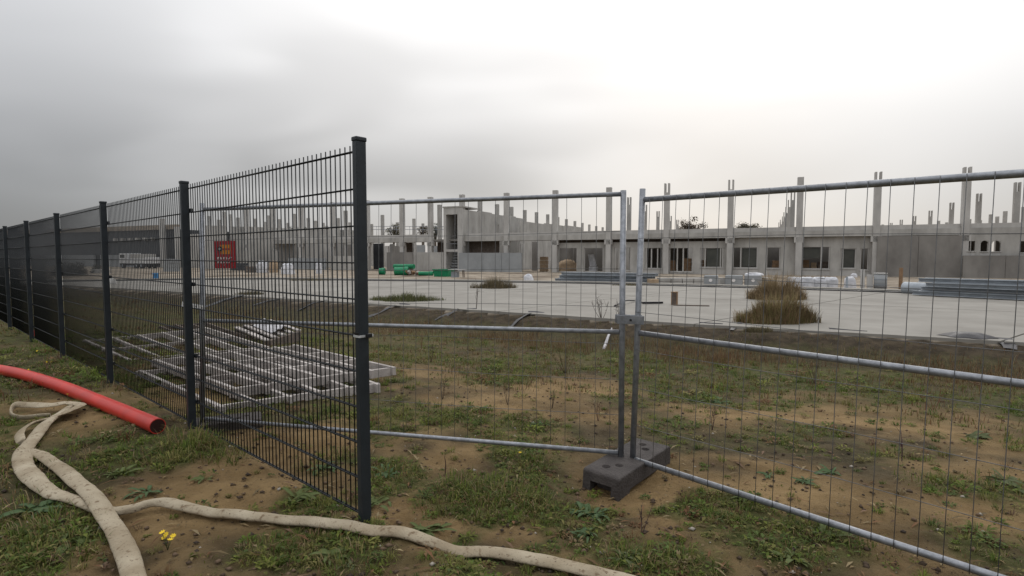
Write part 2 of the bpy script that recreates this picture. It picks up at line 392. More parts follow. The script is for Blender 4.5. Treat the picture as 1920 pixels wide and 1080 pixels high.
DARK = [(1250, 1065, .35), (920, 1060, .3), (400, 1055, .3), (690, 1065, .25), (1520, 1060, .35), (960, 875, .3), (720, 760, .4), (850, 740, .3), (1080, 1010, .2), (1180, 980, .14), (1340, 870, .25), (1620, 880, .4), (1700, 830, .4), (210, 900, .25), (240, 1060, .2), (860, 820, .25), (690, 860, .2), (1420, 1010, .2), (1750, 1020, .25), (330, 1075, .2), (540, 1065, .2), (780, 835, .2)]
DB = [(*G(x, y)[:2], r) for x, y, r in DARK]
GB = [(*G(x, y)[:2], r, k) for x, y, r, k in GREEN]; SB = [(*G(x, y)[:2], r) for x, y, r in SAND]
def zones(X, Y):
    u = edge_u(X, Y)
    c = (fbm(X * .9 + 3, Y * .9 + 8, 4, .6) - .5) * 2.2 + .16 + (vnoise(X * 4.1, Y * 4.1) - .5) * .55
    dk = sstep(.36, .60, fbm(X * .8 + 30, Y * .8 + 2, 4))
    for x, y, r, k in GB:
        q = np.exp(-(((X - x) ** 2 + (Y - y) ** 2) / (r * r * 1.2))); c = c + q * k * 1.1; dk = np.maximum(dk, q * .8)
    for x, y, r in SB:
        q = np.exp(-(((X - x) ** 2 + (Y - y) ** 2) / (r * r * 1.4))); c = c - q * .85; dk = dk * (1 - q * .85)
    for x, y, r in DB: dk = np.maximum(dk, np.exp(-(((X - x) ** 2 + (Y - y) ** 2) / (r * r * 1.2))) * (.55 + .7 * vnoise(X * 5, Y * 5)))
    dk = np.clip(dk, 0, 1)
    left = sstep(0, 1.5, -(X * .659 + Y * .752) + (-.793 * .659 + 2.888 * .752) - .4) * sstep(2.0, 4.5, -X)   # camera side of the fence, to the left
    c = c + left * .9; dk = np.maximum(dk, left * .9)
    far = sstep(7.0, 10.0, np.hypot(X, Y))
    c = c + far * .42; dk = np.maximum(dk, far * .75)
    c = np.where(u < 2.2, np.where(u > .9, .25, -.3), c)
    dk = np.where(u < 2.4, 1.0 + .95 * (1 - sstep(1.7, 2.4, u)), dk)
    site = np.where(u < -0.05, 1.0, 0.0)
    return c, site, dk
def axis(lo, hi, c, n, k):
    t = np.linspace(-1, 1, n); s = np.sinh(k * t) / math.sinh(k)
    return np.where(s < 0, c + s * (c - lo), c + s * (hi - c))
GX = axis(-1500, 1500, 0.0, 620, 9.0); GY = axis(-700, 2500, 3.2, 620, 8.8)
XX, YY = np.meshgrid(GX, GY, indexing='ij')
ZZ = hgt(XX, YY)
near = np.exp(-(np.hypot(XX, YY - 3) / 9) ** 2)
ZZ = ZZ + near * (edge_u(XX, YY) > 2) * ((fbm(XX * 11, YY * 11, 3, .6) - .5) * .042 + (vnoise(XX * 34, YY * 34) - .5) * .008)
nx, ny = XX.shape
V = np.stack([XX, YY, ZZ], -1).reshape(-1, 3)
I = np.arange(nx * ny).reshape(nx, ny)
Q = np.stack([I[:-1, :-1], I[1:, :-1], I[1:, 1:], I[:-1, 1:]], -1).reshape(-1, 4)
gm = fast_mesh('ground', V, Q, np.zeros((0, 3), int), None, M['ground'])
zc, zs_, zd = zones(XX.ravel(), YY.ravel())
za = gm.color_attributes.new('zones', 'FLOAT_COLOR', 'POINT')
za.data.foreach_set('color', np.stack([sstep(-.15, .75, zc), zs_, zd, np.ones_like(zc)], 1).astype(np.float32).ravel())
gm.polygons.foreach_set('use_smooth', [True] * len(gm.polygons))
tag(link('ground', gm), kind='structure')

# ------------------------------------------------------------------ concrete floor in bays
def resample(poly, n):
    P = np.array(poly); L = np.r_[0, np.cumsum(np.hypot(*np.diff(P, axis=0).T))]; t = np.linspace(0, L[-1], n)
    return np.stack([np.interp(t, L, P[:, 0]), np.interp(t, L, P[:, 1])], 1)
floor_root = thing('concrete_floor', None, None, (*EDGE[3], ZS)); tag(floor_root, kind='structure')
E, Fq = resample(EDGE, 14), resample(FAR, 14)
bounds = [(a, b) for a, b in zip(E, Fq)]
for i in range(13):
    for r0, r1 in ((0, .5), (.5, 1)):
        def pt(k, r): a, b = bounds[k]; return a + (b - a) * r
        quad = [pt(i, r0), pt(i + 1, r0), pt(i + 1, r1), pt(i, r1)]; c = sum(quad) / 4
        quad = [q + (c - q) / max(np.linalg.norm(c - q), .1) * .045 for q in quad]
        # chip the free front edge a little
        front = [quad[0] + (quad[1] - quad[0]) * k / 16 + ((rng.random(2) - .5) * .10 if 0 < k < 16 and r0 == 0 else 0) for k in range(17)]
        loop = front + [quad[2], quad[3]]; n = len(loop); b = MB()
        b.add([(*p, ZS) for p in loop] + [(*p, ZS - .24) for p in loop], [tuple(range(n)), tuple(range(2 * n - 1, n - 1, -1))] + [(k, (k + 1) % n, n + (k + 1) % n, n + k) for k in range(n)])
        b.build('slab_bay', M['floor'], floor_root)
m = MB(); Fn = len(Fq); vs = []
for q_ in range(Fn):
    d_ = Fq[q_] - E[q_]; d_ = d_ / max(np.linalg.norm(d_), .1)
    for o_, z_ in ((.03, -.02), (.03, .05), (.5, .05), (.5, -.03)): vs.append((*(Fq[q_] + d_ * o_), ZS + z_))
m.add(vs, [(q_ * 4 + j, q_ * 4 + j + 1, q_ * 4 + j + 5, q_ * 4 + j + 4) for q_ in range(Fn - 1) for j in range(3)]).build('edge_foil', M['foil'], floor_root)
m = MB(); vs = []
for q_ in range(Fn):
    d_ = Fq[q_] - E[q_]; d_ = d_ / max(np.linalg.norm(d_), .1)
    for o_, z_ in ((.55, -.08), (.55, .10), (1.6, .10), (1.6, -.08)): vs.append((*(Fq[q_] + d_ * o_), ZS + z_))
m.add(vs, [(q_ * 4 + j, q_ * 4 + j + 1, q_ * 4 + j + 5, q_ * 4 + j + 4) for q_ in range(Fn - 1) for j in range(3)]).build('far_kerb', M['floor'], floor_root)
def flap(px, py, w, l, name='foil_flap'):
    p = G(px, py)[:2]; b = MB(); d = np.array([-.55, -.83]); s = np.array([.83, -.55]); vs = []
    for k in range(5):
        for j in range(3):
            q = p + d * (l * k / 4 - .12) + s * ((j - 1) * w / 2 * (1 - .1 * k)) + (rng.random(2) - .5) * .05
            vs.append((*q, max(float(hgt(*q)) + .02, ZS + .012 if k == 0 else -9) + rng.random() * .03))
    b.add(vs, [(k * 3 + j, k * 3 + j + 1, k * 3 + j + 4, k * 3 + j + 3) for k in range(4) for j in range(2)], True)
    return b.build(name, M['foil'], floor_root)
for a in ((452, 557, .4, 1.8), (530, 561, .25, 1.5), (610, 566, .2, 1.4), (755, 575, .5, .5), (735, 577, .12, 1.4), (880, 583, .45, .35), (855, 585, .10, 1.2), (1003, 590, .6, .5), (990, 592, .14, 1.4), (1170, 603, .3, .4), (1330, 612, .6, .3), (1590, 625, .8, .3), (1385, 612, .12, .9), (1880, 642, .35, .9)): flap(*a)

# ------------------------------------------------------------------ long mesh fence
FD = np.array([-.7524, .6587, 0]); FN = np.array([.6587, .7524, 0])       # along the fence, and towards the site
C0 = np.array([-.793, 2.888, 0.0]); STEP = 2.52; NPAN = 11
fence = thing('mesh_fence', 'long dark anthracite double-bar mesh fence receding to the left edge', 'fence', C0)
def fpost(t): return C0 + FD * STEP * t
Z3 = np.array([0, 0, 1.0])
for k in range(NPAN + 1):
    p = fpost(k); b = MB()
    zb = float(hgt(p[0], p[1])) - .12
    b.box(p + Z3 * (2.035 + zb) / 2, FD * .020, FN * .030, Z3 * (2.035 - zb) / 2)
    po = b.build('post', M['fence'], fence, .004)
    c = MB(); c.box(p + Z3 * 2.0455, FD * .0235, FN * .0335, Z3 * .012); c.build('post_cap', M['fence'], po, .006)
    for z in ((1.82, 1.21, .61, .22) if k else ()):
        c = MB(); c.box(p + FN * .040 + Z3 * z, FD * .034, FN * .010, Z3 * .016); c.build('clip', M['black'], po, .003)
wv = MB(); wv.tube([(0, 0, 0.0), (0, 0, 2.025)], .0037, 6); wvm = wv.mesh('vertical_wire'); wvm.materials.append(M['wire'])
wl_ = STEP - .044
wh = MB()
for sgn in (-1, 1): wh.tube([FD * .0 + FN * sgn * .0062, FD * wl_ + FN * sgn * .0062], .0042, 6)
whm = wh.mesh('cross_wire'); whm.materials.append(M['wire'])
for k in range(NPAN):
    a = fpost(k) + FD * .022 + FN * .036
    if k < 4:
        pan = thing('mesh_panel', None, None, a - C0); pan.parent = fence
        for i in range(50): link('vertical_wire', wvm, pan, loc=tuple(FD * (.018 + i * .0499) + Z3 * .01))
        for i in range(11): link('cross_wire', whm, pan, loc=(0, 0, .02 + .2 * i * .99))
    else:
        b = MB()
        for i in range(50): q = a + FD * (.018 + i * .0499); b.tube([q + Z3 * .01, q + Z3 * 2.035], .0040, 4)
        for i in range(11):
            for sgn in (-1, 1): b.tube([a + FN * sgn * .0062 + Z3 * (.02 + .198 * i), a + FD * wl_ + FN * sgn * .0062 + Z3 * (.02 + .198 * i)], .0044, 4)
        tag(b.build('mesh_panel', M['wire'], fence), kind='stuff')
# clamp band round the corner post
b = MB(); p = C0 + Z3 * 1.022
b.box(p - FN * .0335, FD * .026, FN * .002, Z3 * .006).box(p + FN * .052, FD * .026, FN * .002, Z3 * .006)
for s in (-1, 1): b.box(p + FD * .0245 * s + FN * .009, FD * .002, FN * .044, Z3 * .006)
b.build('band', M['strap'], fence)
b = MB(); b.box(p - FD * .036 + FN * .018 + Z3 * .002, FD * .010, FN * .016, Z3 * .011).box(p + FD * .034 + FN * .03, FD * .008, FN * .012, Z3 * .009); b.build('band_bolt', M['black'], fence, .003)
b = MB(); b.box(C0 - FN * .0325 + Z3 * 1.036, FD * .021, FN * .002, Z3 * .007); b.build('rubber_strip', M['black'], fence)

# ------------------------------------------------------------------ site hoarding panels of steel tube
def tube_panel(label, A0, A1, B0, B1, ztop, zbot, zmid, nv, nh, wire_side, post_ext=.06, rr=.017):
    """A0/A1 foot and head of one upright, B0/B1 of the other"""
    A0, A1, B0, B1 = map(lambda q: np.asarray(q, float), (A0, A1, B0, B1))
    t = thing('site_barrier', label, 'fence panel', A0, 'movable steel barrier panels')
    upA, upB = (A1 - A0) / np.linalg.norm(A1 - A0), (B1 - B0) / np.linalg.norm(B1 - B0)
    for a, z in ((A0, A1), (B0, B1)):
        m = MB(); m.tube([a - (z - a) * .04, z], .021, 14); m.build('upright', M['galv'], t)
    def at(s, z): return (A0 + (A1 - A0) * (z - A0[2]) / (A1[2] - A0[2])) * (1 - s) + (B0 + (B1 - B0) * (z + (B0[2] - A0[2]) - B0[2]) / (B1[2] - B0[2])) * s
    d = (B0 - A0) / np.linalg.norm(B0 - A0); nrm = np.cross(d, (0, 0, 1)); nrm = nrm / np.linalg.norm(nrm) * wire_side
    for z in (ztop, zmid, zbot):
        m = MB(); m.tube([at(0, z) + d * .02, at(1, z) - d * .02], rr, 12); m.build('rail', M['galv'], t)
    off = nrm * (rr + .002)
    for i in range(nv):
        s = (i + .75) / (nv + .5); m = MB()
        j = (rng.random(3) - .5) * .003
        m.tube([at(s, zbot - .02) + off, at(s, (zbot + zmid) / 2) + off + j, at(s, zmid) + off, at(s, (ztop + zmid) / 2) + off - j, at(s, ztop + .015) + off], .0019, 6); m.build('vertical_wire', M['galvwire'], t)
    for i in range(1, nh):
        z = zbot + (ztop - zbot) * i / nh
        if abs(z - zmid) < .06: continue
        m = MB(); m.tube([at(q, z) + off * 1.22 + Z3 * (.006 * math.sin(i * 5 + q * 9)) for q in np.linspace(0, 1, 9)], .0019, 6); m.build('cross_wire', M['galvwire'], t)
    return t, at
Lf = AT(380, 800, 4.90); Lt = AT(379, 381, 4.90); Rf = AT(1164, 868, 3.95); Rt = AT(1169, 357, 3.95)
panelA, atA = tube_panel('steel tube barrier panel standing behind the dark mesh fence and carrying the red sign', Lf, Lt, Rf, Rt, Lf[2] + 1.955, Lf[2] + .075, Lf[2] + .965, 33, 7, -1)
Sf = AT(1186, 868, 3.93); St = AT(1205, 354, 3.93)
dR = np.array([.698, -.716, 0]) * 3.5
panelB, atB = tube_panel('steel tube barrier panel angled towards the viewer at the right edge', Sf, St, Sf + dR + (0, 0, -.05), St + dR + (-.03, 0, -.04), Sf[2] + 1.905, Sf[2] + .03, Sf[2] + .955, 34, 7, 1, rr=.0195)
# coupling clamp between the panels
zc_ = AT(1175, 598, 3.95)[2]; q0, q1 = AT(1155, 598, 3.93), AT(1206, 600, 3.91)
cl_ = thing('panel_clamp', 'grey steel clamp coupling the two barrier panels at mid height', 'clamp', (q0 + q1) / 2)
m = MB(); m.bar(q0 - (0, .028, 0), q1 - (0, .028, 0), .006, .062).build('front_plate', M['galv'], cl_, .002)
m = MB(); m.bar(q0 + (0, .034, 0), q1 + (0, .034, 0), .006, .062).build('back_plate', M['galv'], cl_, .002)
c = (q0 + q1) / 2; m = MB(); m.tube([c - (0, .045, 0), c + (0, .045, 0)], .008, 8).build('bolt', M['black'], cl_)
# strap at the left, from the second fence post to the barrier upright
p2 = fpost(1)
a = p2 - FN * .033 + FD * .03 + Z3 * (AT(348, 570, p2[1])[2]); b_ = atA(0, AT(385, 577, 4.9)[2]) - np.array([0.0, .03, 0])
b_ = b_ + np.array([.03, 0, 0])
stp = thing('steel_strap', 'bright perforated steel strap tying the left barrier upright to a fence post', 'strap', a)
m = MB(); m.bar(a, b_, .004, .042).build('band', M['strap'], stp)
for k in range(5):
    q = a + (b_ - a) * (.3 + .15 * k); n_ = np.cross((b_ - a) / np.linalg.norm(b_ - a), (0, 0, 1))
    m = MB(); m.tube([q - n_ * .0026, q + n_ * .0026], .007, 8).build('hole', M['black'], stp)

# feet
def foot_mesh():
    b = MB(); L, W, H = .41, .145, .178
    prof = [(-L, 0), (-L + .012, H - .012), (-L + .03, H), (L - .03, H), (L - .012, H - .012), (L, 0), (L - .14, 0), (L - .17, .05), (-L + .17, .05), (-L + .14, 0)]
    n = len(prof); vs = [(x, -W, z) for x, z in prof] + [(x, W, z) for x, z in prof]
    b.add(vs, [tuple(range(n)), tuple(range(2 * n - 1, n - 1, -1))] + [(i, (i + 1) % n, n + (i + 1) % n, n + i) for i in range(n)])
    me = b.mesh('foot_body'); me.materials.append(M['rubber'])
    o = bpy.data.objects.new('tmp', me); col.objects.link(o)
    bv = o.modifiers.new('b', 'BEVEL'); bv.width = .010; bv.segments = 2; bv.limit_method = 'ANGLE'
    cuts = MB()
    for sx in (-1, 1):
        for k in (0, 1): x, y = sx * (.20 + .075 * k), (.030 if k else -.030); cuts.tube([(x, y, .06), (x, y, .2)], .030, 16)
        cuts.box((sx * L, 0, .03), (.09, 0, 0), (0, .082, 0), (0, 0, .075))
    cm = cuts.mesh('cut'); cm.materials.append(M['rubber']); co = bpy.data.objects.new('cut', cm); col.objects.link(co)
    bo = o.modifiers.new('x', 'BOOLEAN'); bo.operation = 'DIFFERENCE'; bo.object = co; bo.solver = 'EXACT'
    dg = bpy.context.evaluated_depsgraph_get(); out = bpy.data.meshes.new_from_object(o.evaluated_get(dg))
    bpy.data.objects.remove(o); bpy.data.objects.remove(co); out.name = 'barrier_foot'; return out
fm = foot_mesh()
fc = GZ(1172, 868, Sf[2] + .02); zf = Sf[2] - .135
f1 = tag(link('barrier_foot', fm, None, 0, (float((Rf[0] + Sf[0]) / 2) + .02, 3.96, zf)), 'dark rubber foot block under the join of the two barrier panels', 'fence foot', 'rubber barrier feet')
f1.rotation_euler = (R(1), R(-1), R(50))
f2 = f1.copy(); col.objects.link(f2); f2.location = (float(Lf[0]) + .07, 4.95, Lf[2] - .13); f2.rotation_euler = (0, 0, R(24)); f2['label'] = 'dark rubber foot block behind the mesh fence beside the tall grass'

# red sign on the left barrier panel
sA = atA(0, 1.0); dA = (atA(1, 1.0) - sA); LA = np.linalg.norm(dA); dA = dA / LA; nA = np.cross(dA, Z3); nA = nA if nA[1] < 0 else -nA
def on_panel(px, py):
    r = ray(px, py); o = np.array([0, 0, EYE]); P0 = sA + nA * .022; t = ((P0 - o) @ nA) / (r @ nA); return o + r * t
s0, s1 = on_panel(402, 503), on_panel(441.5, 451.5); ctr = (s0 + s1) / 2; hw = abs((s1 - s0) @ dA) / 2; hh = (s1[2] - s0[2]) / 2
sg = thing('warning_sign', 'small red sign with an orange camera symbol hanging on the left barrier panel', 'sign', ctr)
MB().box(ctr, dA * hw, nA * .002, Z3 * hh).build('board', M['red'], sg)
def sp(u, v, lift=.003): return ctr + dA * u * hw + Z3 * v * hh + nA * lift
MB().box(sp(.12, .38), dA * hw * .46, nA * .0012, Z3 * hh * .34).build('orange_field', M['orange'], sg)
m = MB(); m.tube([sp(-.42, .42, .0045), sp(-.42, .42, .0065)], hw * .2, 16).build('camera_lens', M['black'], sg)
m = MB(); m.tube([sp(-.42, .42, .007), sp(-.42, .42, .008)], hw * .09, 12).build('lens_glint', M['signwhite'], sg)
m = MB(); m.box(sp(.08, .40, .0052), dA * hw * .40, nA * .001, Z3 * hh * .06).build('camera_body', M['red'], sg)
for v, n_ in ((-.26, 5), (-.54, 5)):
    for i in range(n_):
        m = MB(); c = sp(-.54 + .27 * i, v, .0042)
        m.box(c - dA * hw * .06, dA * hw * .028, nA * .0012, Z3 * hh * .085).box(c + dA * hw * .02 + Z3 * hh * .05 * (1 if (i + n_) % 2 else -1), dA * hw * .06, nA * .0010, Z3 * hh * .03)
        m.build('letter', M['signwhite'], sg)
MB().box(sp(0, -.74, .0042), dA * hw * .03, nA * .0012, Z3 * hh * .06).build('letter', M['signwhite'], sg)

# ------------------------------------------------------------------ red pipe
pts = [G(x, y) + Z3 * .062 for x, y in ((-330, 682), (-150, 688), (0, 703), (100, 730), (200, 771), (296, 813))]
path = spline(pts, 9); pr = thing('plastic_pipe', 'thick red plastic pipe lying on the grass beside the mesh fence', 'pipe', pts[-1] - Z3 * .06)
MB().tube(path, .0625, 28, caps=False).build('outer_wall', M['redpipe'], pr)
e = path[-1]; ed = (path[-1] - path[-2]); ed = ed / np.linalg.norm(ed)
MB().tube(path[-16:], .0555, 28, caps=True).build('bore', M['pipein'], pr)  # capped at the mouth, the dark disc paints the shaded hollow
m = MB(); n = 28; a = np.cross(ed, Z3); a /= np.linalg.norm(a); b_ = np.cross(a, ed)
vs = [e + r_ * (a * math.cos(2 * math.pi * k / n) + b_ * math.sin(2 * math.pi * k / n)) for r_ in (.0555, .0625) for k in range(n)]
m.add(vs, [(k, (k + 1) % n, n + (k + 1) % n, n + k) for k in range(n)]).build('cut_rim', M['redpipe'], pr)

# ------------------------------------------------------------------ canvas hose
def hose(pix, widths, rolls=None, lifts=None, thick=.020):
    P = [G(x, y) for x, y in pix]; n = 10
    W = np.interp(np.arange((len(P) - 1) * n + 1) / n, range(len(P)), widths)
    RL = np.interp(np.arange((len(P) - 1) * n + 1) / n, range(len(P)), rolls if rolls else [0] * len(P))
    LF = np.interp(np.arange((len(P) - 1) * n + 1) / n, range(len(P)), lifts if lifts else [0] * len(P))
    W = W * .9; path = spline(P, n); K = 14; vs = []
    for i, p in enumerate(path):
        d = path[min(i + 1, len(path) - 1)] - path[max(i - 1, 0)]; d = d / np.linalg.norm(d)
        s = np.cross(d, Z3); s /= np.linalg.norm(s); up = np.cross(s, d)
        c, sn = math.cos(RL[i]), math.sin(RL[i]); s, up = s * c + up * sn, up * c - s * sn
        w = W[i] * (1 + .025 * math.sin(i * 1.7) * rng.random() + .035 * math.sin(i * .37)); t = thick * (1 + .06 * math.sin(i * .31 + 1) + .03 * rng.random())
        z = max(float(hgt(p[0], p[1])), p[2] - .03)
        c0 = np.array([p[0], p[1], z + LF[i] + abs(sn) * w * .45 + abs(c) * t + .012])
        for k in range(K):
            q = 2 * math.pi * k / K; cx = math.copysign(abs(math.cos(q)) ** .95, math.cos(q)); cy = math.copysign(abs(math.sin(q)) ** 1.35, math.sin(q))
            cr = 1 + .035 * math.sin(i * 2.1 + k * 1.3) * (rng.random() - .2)
            vs.append(c0 + s * cx * w / 2 + up * cy * t * cr)
    m = MB(); L = len(path)
    m.add(vs, [(i * K + k, i * K + (k + 1) % K, (i + 1) * K + (k + 1) % K, (i + 1) * K + k) for i in range(L - 1) for k in range(K)], True)
    m.f += [tuple(range(K))[::-1], tuple((L - 1) * K + k for k in range(K))]; m.sm += [False, False]
    return m, P
m, P = hose([(1420, 1160), (1280, 1128), (1170, 1101), (1090, 1080), (1000, 1061), (900, 1046), (800, 1026), (715, 1008), (640, 996), (560, 988), (480, 981), (400, 973), (335, 960), (288, 956), (250, 968), (212, 972), (175, 962), (130, 945), (90, 933), (62, 908), (44, 880), (46, 852), (70, 822), (98, 795), (128, 776)],
            [.11, .11, .11, .108, .105, .105, .102, .10, .095, .09, .085, .085, .08, .055, .055, .07, .08, .085, .095, .12, .13, .12, .11, .10, .10],
            [0] * 12 + [.2, .7, .8, .3, 0, 0, .3, .2, 0, 0, 0, .3, .5], thick=.022)
solo(m, 'canvas_hose', M['hose'], 'long beige canvas hose running across the foreground past the corner post', 'hose', P[8], 'canvas hoses')
m, P = hose([(262, 1180), (252, 1100), (238, 1050), (212, 1000), (180, 958), (145, 920), (110, 884), (82, 864), (60, 856)], [.108] * 6 + [.10, .095, .09], lifts=[.0, 0, 0, .01, .035, .02, 0, .0, 0], thick=.021)
solo(m, 'canvas_hose', M['hose'], 'short wide beige canvas hose leaving at the lower left edge, lying over the long one', 'hose', P[3], 'canvas hoses')
m, P = hose([(40, 838), (38, 820), (62, 806), (96, 796), (130, 786), (152, 772), (126, 770), (90, 776), (55, 773), (30, 771), (21, 780), (30, 789), (60, 790), (95, 786)], [.07, .08, .07, .06, .09, .10, .11, .09, .07, .06, .06, .06, .06, .06],
            [.6, .4, .5, .2, .1, 0, 0, .2, .7, 1.2, 1.4, 1.2, 1., .9], [0, 0, .02, .03, .05, .04, .05, .05, .03, .02, .0, .0, .0, 0], thick=.011)
solo(m, 'canvas_hose', M['hose'], 'flat folded end of beige canvas hose looped on the grass below the red pipe', 'hose', P[5], 'canvas hoses')

# ------------------------------------------------------------------ timber frames on the site ground
def frame(label, quad, lift, nlong, crosses, m_top=M['timber'], hb=.118):
    zt_ = float(np.mean([hgt(*G(x, y)[:2]) for x, y in quad])) + lift
    A, B, Cc, D = [GZ(x, y, zt_) for x, y in quad]
    base = (A + B + Cc + D) / 4 - Z3 * hb
    t = thing('timber_lattice', label, 'timber frame', base, 'old timber shuttering frames')
    for i in range(nlong):
        f = i / (nlong - 1); a, b = A + (D - A) * f, B + (Cc - B) * f; d = (b - a) / np.linalg.norm(b - a)
        j = (rng.random() - .5) * .08; w_ = rng.random() * .01
        MB().bar(a + d * (j - .03) - Z3 * (hb / 2 + w_), b + d * (j + .05) - Z3 * (hb / 2 + w_ + .004), .046, hb - .012).build('batten', m_top, t, .004)
    for f in crosses:
        a, b = A + (B - A) * f, D + (Cc - D) * f; d = (b - a) / np.linalg.norm(b - a)
        MB().bar(a - d * .05 - Z3 * (.016 + hb / 2), b + d * .05 - Z3 * (.016 + hb / 2), .040, hb - .010).build('crossbar', m_top, t, .004)
    return t
frame('lower weathered timber frame half hidden under another, nearest to the fence', ((262, 692), (412, 757), (705, 716), (560, 667)), .15, 6, (0.01, .5, .99))
frame('upper weathered timber frame with parallel battens resting on a second frame', ((290, 671), (440, 724), (737, 686), (553, 645)), .285, 7, (0.01, .34, .67, .99))
frame('farther weathered timber frame at the left, partly behind fence posts', ((160, 636), (243, 672), (500, 648), (385, 613)), .20, 6, (0.01, .5, .99))
frame('small dark timber frame lying just behind the large stacked frames', ((300, 610), (395, 644), (480, 634), (385, 603)), .14, 4, (0.01, .5, .99), M['timberdark'])
Q4 = [GZ(x, y, float(hgt(*G(500, 636)[:2])) + .22) for x, y in ((443, 612), (500, 636), (560, 618), (505, 599))]
pl = thing('pallet', 'low timber pallet behind the frames with a crumpled white sheet on it', 'pallet', sum(Q4) / 4 - Z3 * .24)
for f in np.linspace(0, 1, 5): MB().bar(Q4[0] + (Q4[3] - Q4[0]) * f - Z3 * .02, Q4[1] + (Q4[2] - Q4[1]) * f - Z3 * .02, .11, .03).build('deck_board', M['timber'], pl)
for f in (0, .5, 1): MB().bar(Q4[0] + (Q4[1] - Q4[0]) * f - Z3 * .14, Q4[3] + (Q4[2] - Q4[3]) * f - Z3 * .14, .09, .20).build('bearer', M['timberdark'], pl)
vs = []; NS = 12
for i in range(NS + 1):
    for j in range(NS + 1):
        a, b = .30 + .62 * i / NS, .22 + .62 * j / NS; q = Q4[0] * (1 - a) * (1 - b) + Q4[3] * a * (1 - b) + Q4[1] * (1 - a) * b + Q4[2] * a * b
        vs.append(q + Z3 * (.012 + .14 * vnoise(np.array(i * .55), np.array(j * .55)) * math.sin(math.pi * i / NS) + .02 * rng.random()))
m = MB(); m.add(vs, [(i * (NS + 1) + j, i * (NS + 1) + j + 1, (i + 1) * (NS + 1) + j + 1, (i + 1) * (NS + 1) + j) for i in range(NS) for j in range(NS)])
so = solo(m, 'plastic_sheet', M['sheet'], 'crumpled white sheet lying on the low pallet behind the timber frames', 'sheet', sum(Q4) / 4)
so.modifiers.new('s', 'SOLIDIFY').thickness = .008

# ------------------------------------------------------------------ the concrete shell beyond the floor
BD = np.array([.908, -.419, 0]); BN = np.array([.419, .908, 0])
BP = np.array([289 / FPX * 58, 58.0, ZS - .05])
def fpt(px, py, w=0.0):                  # point of the plane w metres behind the front that is sighted at px, py
    r = ray(px, py); o = np.array([0, 0, EYE]); t = ((BP + BN * w - o) @ BN) / (r @ BN); return o + r * t
def fs(px, w=0.0): return (fpt(px, 481, w) - BP) @ BD
def fz(px, py, w=0.0): return fpt(px, py, w)[2]
def B(s, w, z): return np.array([BP[0], BP[1], 0]) + BD * s + BN * w + Z3 * z
def fbox(m, s0, s1, w0, w1, z0, z1):
    return m.box(B((s0 + s1) / 2, (w0 + w1) / 2, (z0 + z1) / 2), BD * abs(s1 - s0) / 2, BN * abs(w1 - w0) / 2, Z3 * abs(z1 - z0) / 2)
ZG = ZS - .09
shell = thing('building_shell', 'wide unfinished precast concrete hall with rows of bare columns above its beams', 'building', BP)
ZTOP = fz(1249, 346); ZB1 = fz(1249, 430.5); ZB0 = fz(1249, 447.5); ZSOF = fz(1249, 453)
FRONT = [464, 514, 566, 625, 690, 755, 808, 867, 950, 1041, 1141, 1249, 1368, 1497, 1641, 1806]
FORK = {1249, 1368, 1641, 867, 1806}
sl = [fs(p) for p in FRONT]
for k in range(3): FRONT.append(0); sl.append(sl[-1] + 6.2)
def column(p, ztop, fork, wd=.27, dp=.27, m=None):
    b = MB(); x = np.array([p[0], p[1], 0.])
    if fork:
        hz = ztop - .95
        b.box(x + Z3 * (hz + ZG) / 2, BD * wd, BN * dp, Z3 * (hz - ZG) / 2)
        for s in (-1, 1): b.box(x + BD * s * wd * .70 + Z3 * (hz + .475), BD * wd * .30, BN * dp, Z3 * .475)
    else: b.box(x + Z3 * (ztop + ZG) / 2, BD * wd, BN * dp, Z3 * (ztop - ZG) / 2)
    return b.build('column', m or M['concrete_light'], shell)
for p, s in zip(FRONT, sl):
    q = B(s, 0, 0); f = p in FORK or p == 0
    o = column(q, ZTOP if not f else ZTOP + .1, f)
    b = MB(); fbox(b, s - .42, s + .42, -.27, .24, ZB0 - .55, ZB0 - .02); b.build('corbel', M['concrete_light'], shell)
for a, b_, pa in zip(sl[:-1], sl[1:], FRONT[:-1]):
    if pa in (808,): continue
    m = MB(); fbox(m, a + .28, b_ - .28, -.18, .22, ZB0, ZB1 - .38); m.build('roof_beam', M['concrete'], shell)
    m = MB(); fbox(m, a + .28, b_ - .28, -.10, .22, ZB1 - .376, ZB1); m.build('parapet', M['concrete_light'], shell)
s_l, s_r = fs(1041), sl[-1]
for k in range(9):                       # deck of the rooms behind the front, right part; depth set to dim the rooms
    a = s_l + (s_r - s_l) * k / 9; b_ = s_l + (s_r - s_l) * (k + 1) / 9
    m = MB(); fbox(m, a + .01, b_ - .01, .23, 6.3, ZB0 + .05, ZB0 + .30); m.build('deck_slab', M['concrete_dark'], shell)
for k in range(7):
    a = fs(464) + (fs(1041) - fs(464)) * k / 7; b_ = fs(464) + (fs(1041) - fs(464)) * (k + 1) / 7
    m = MB(); fbox(m, a + .01, b_ - .01, .23, 3.2, ZB0 + .05, ZB0 + .30); m.build('deck_slab', M['concrete_dark'], shell)
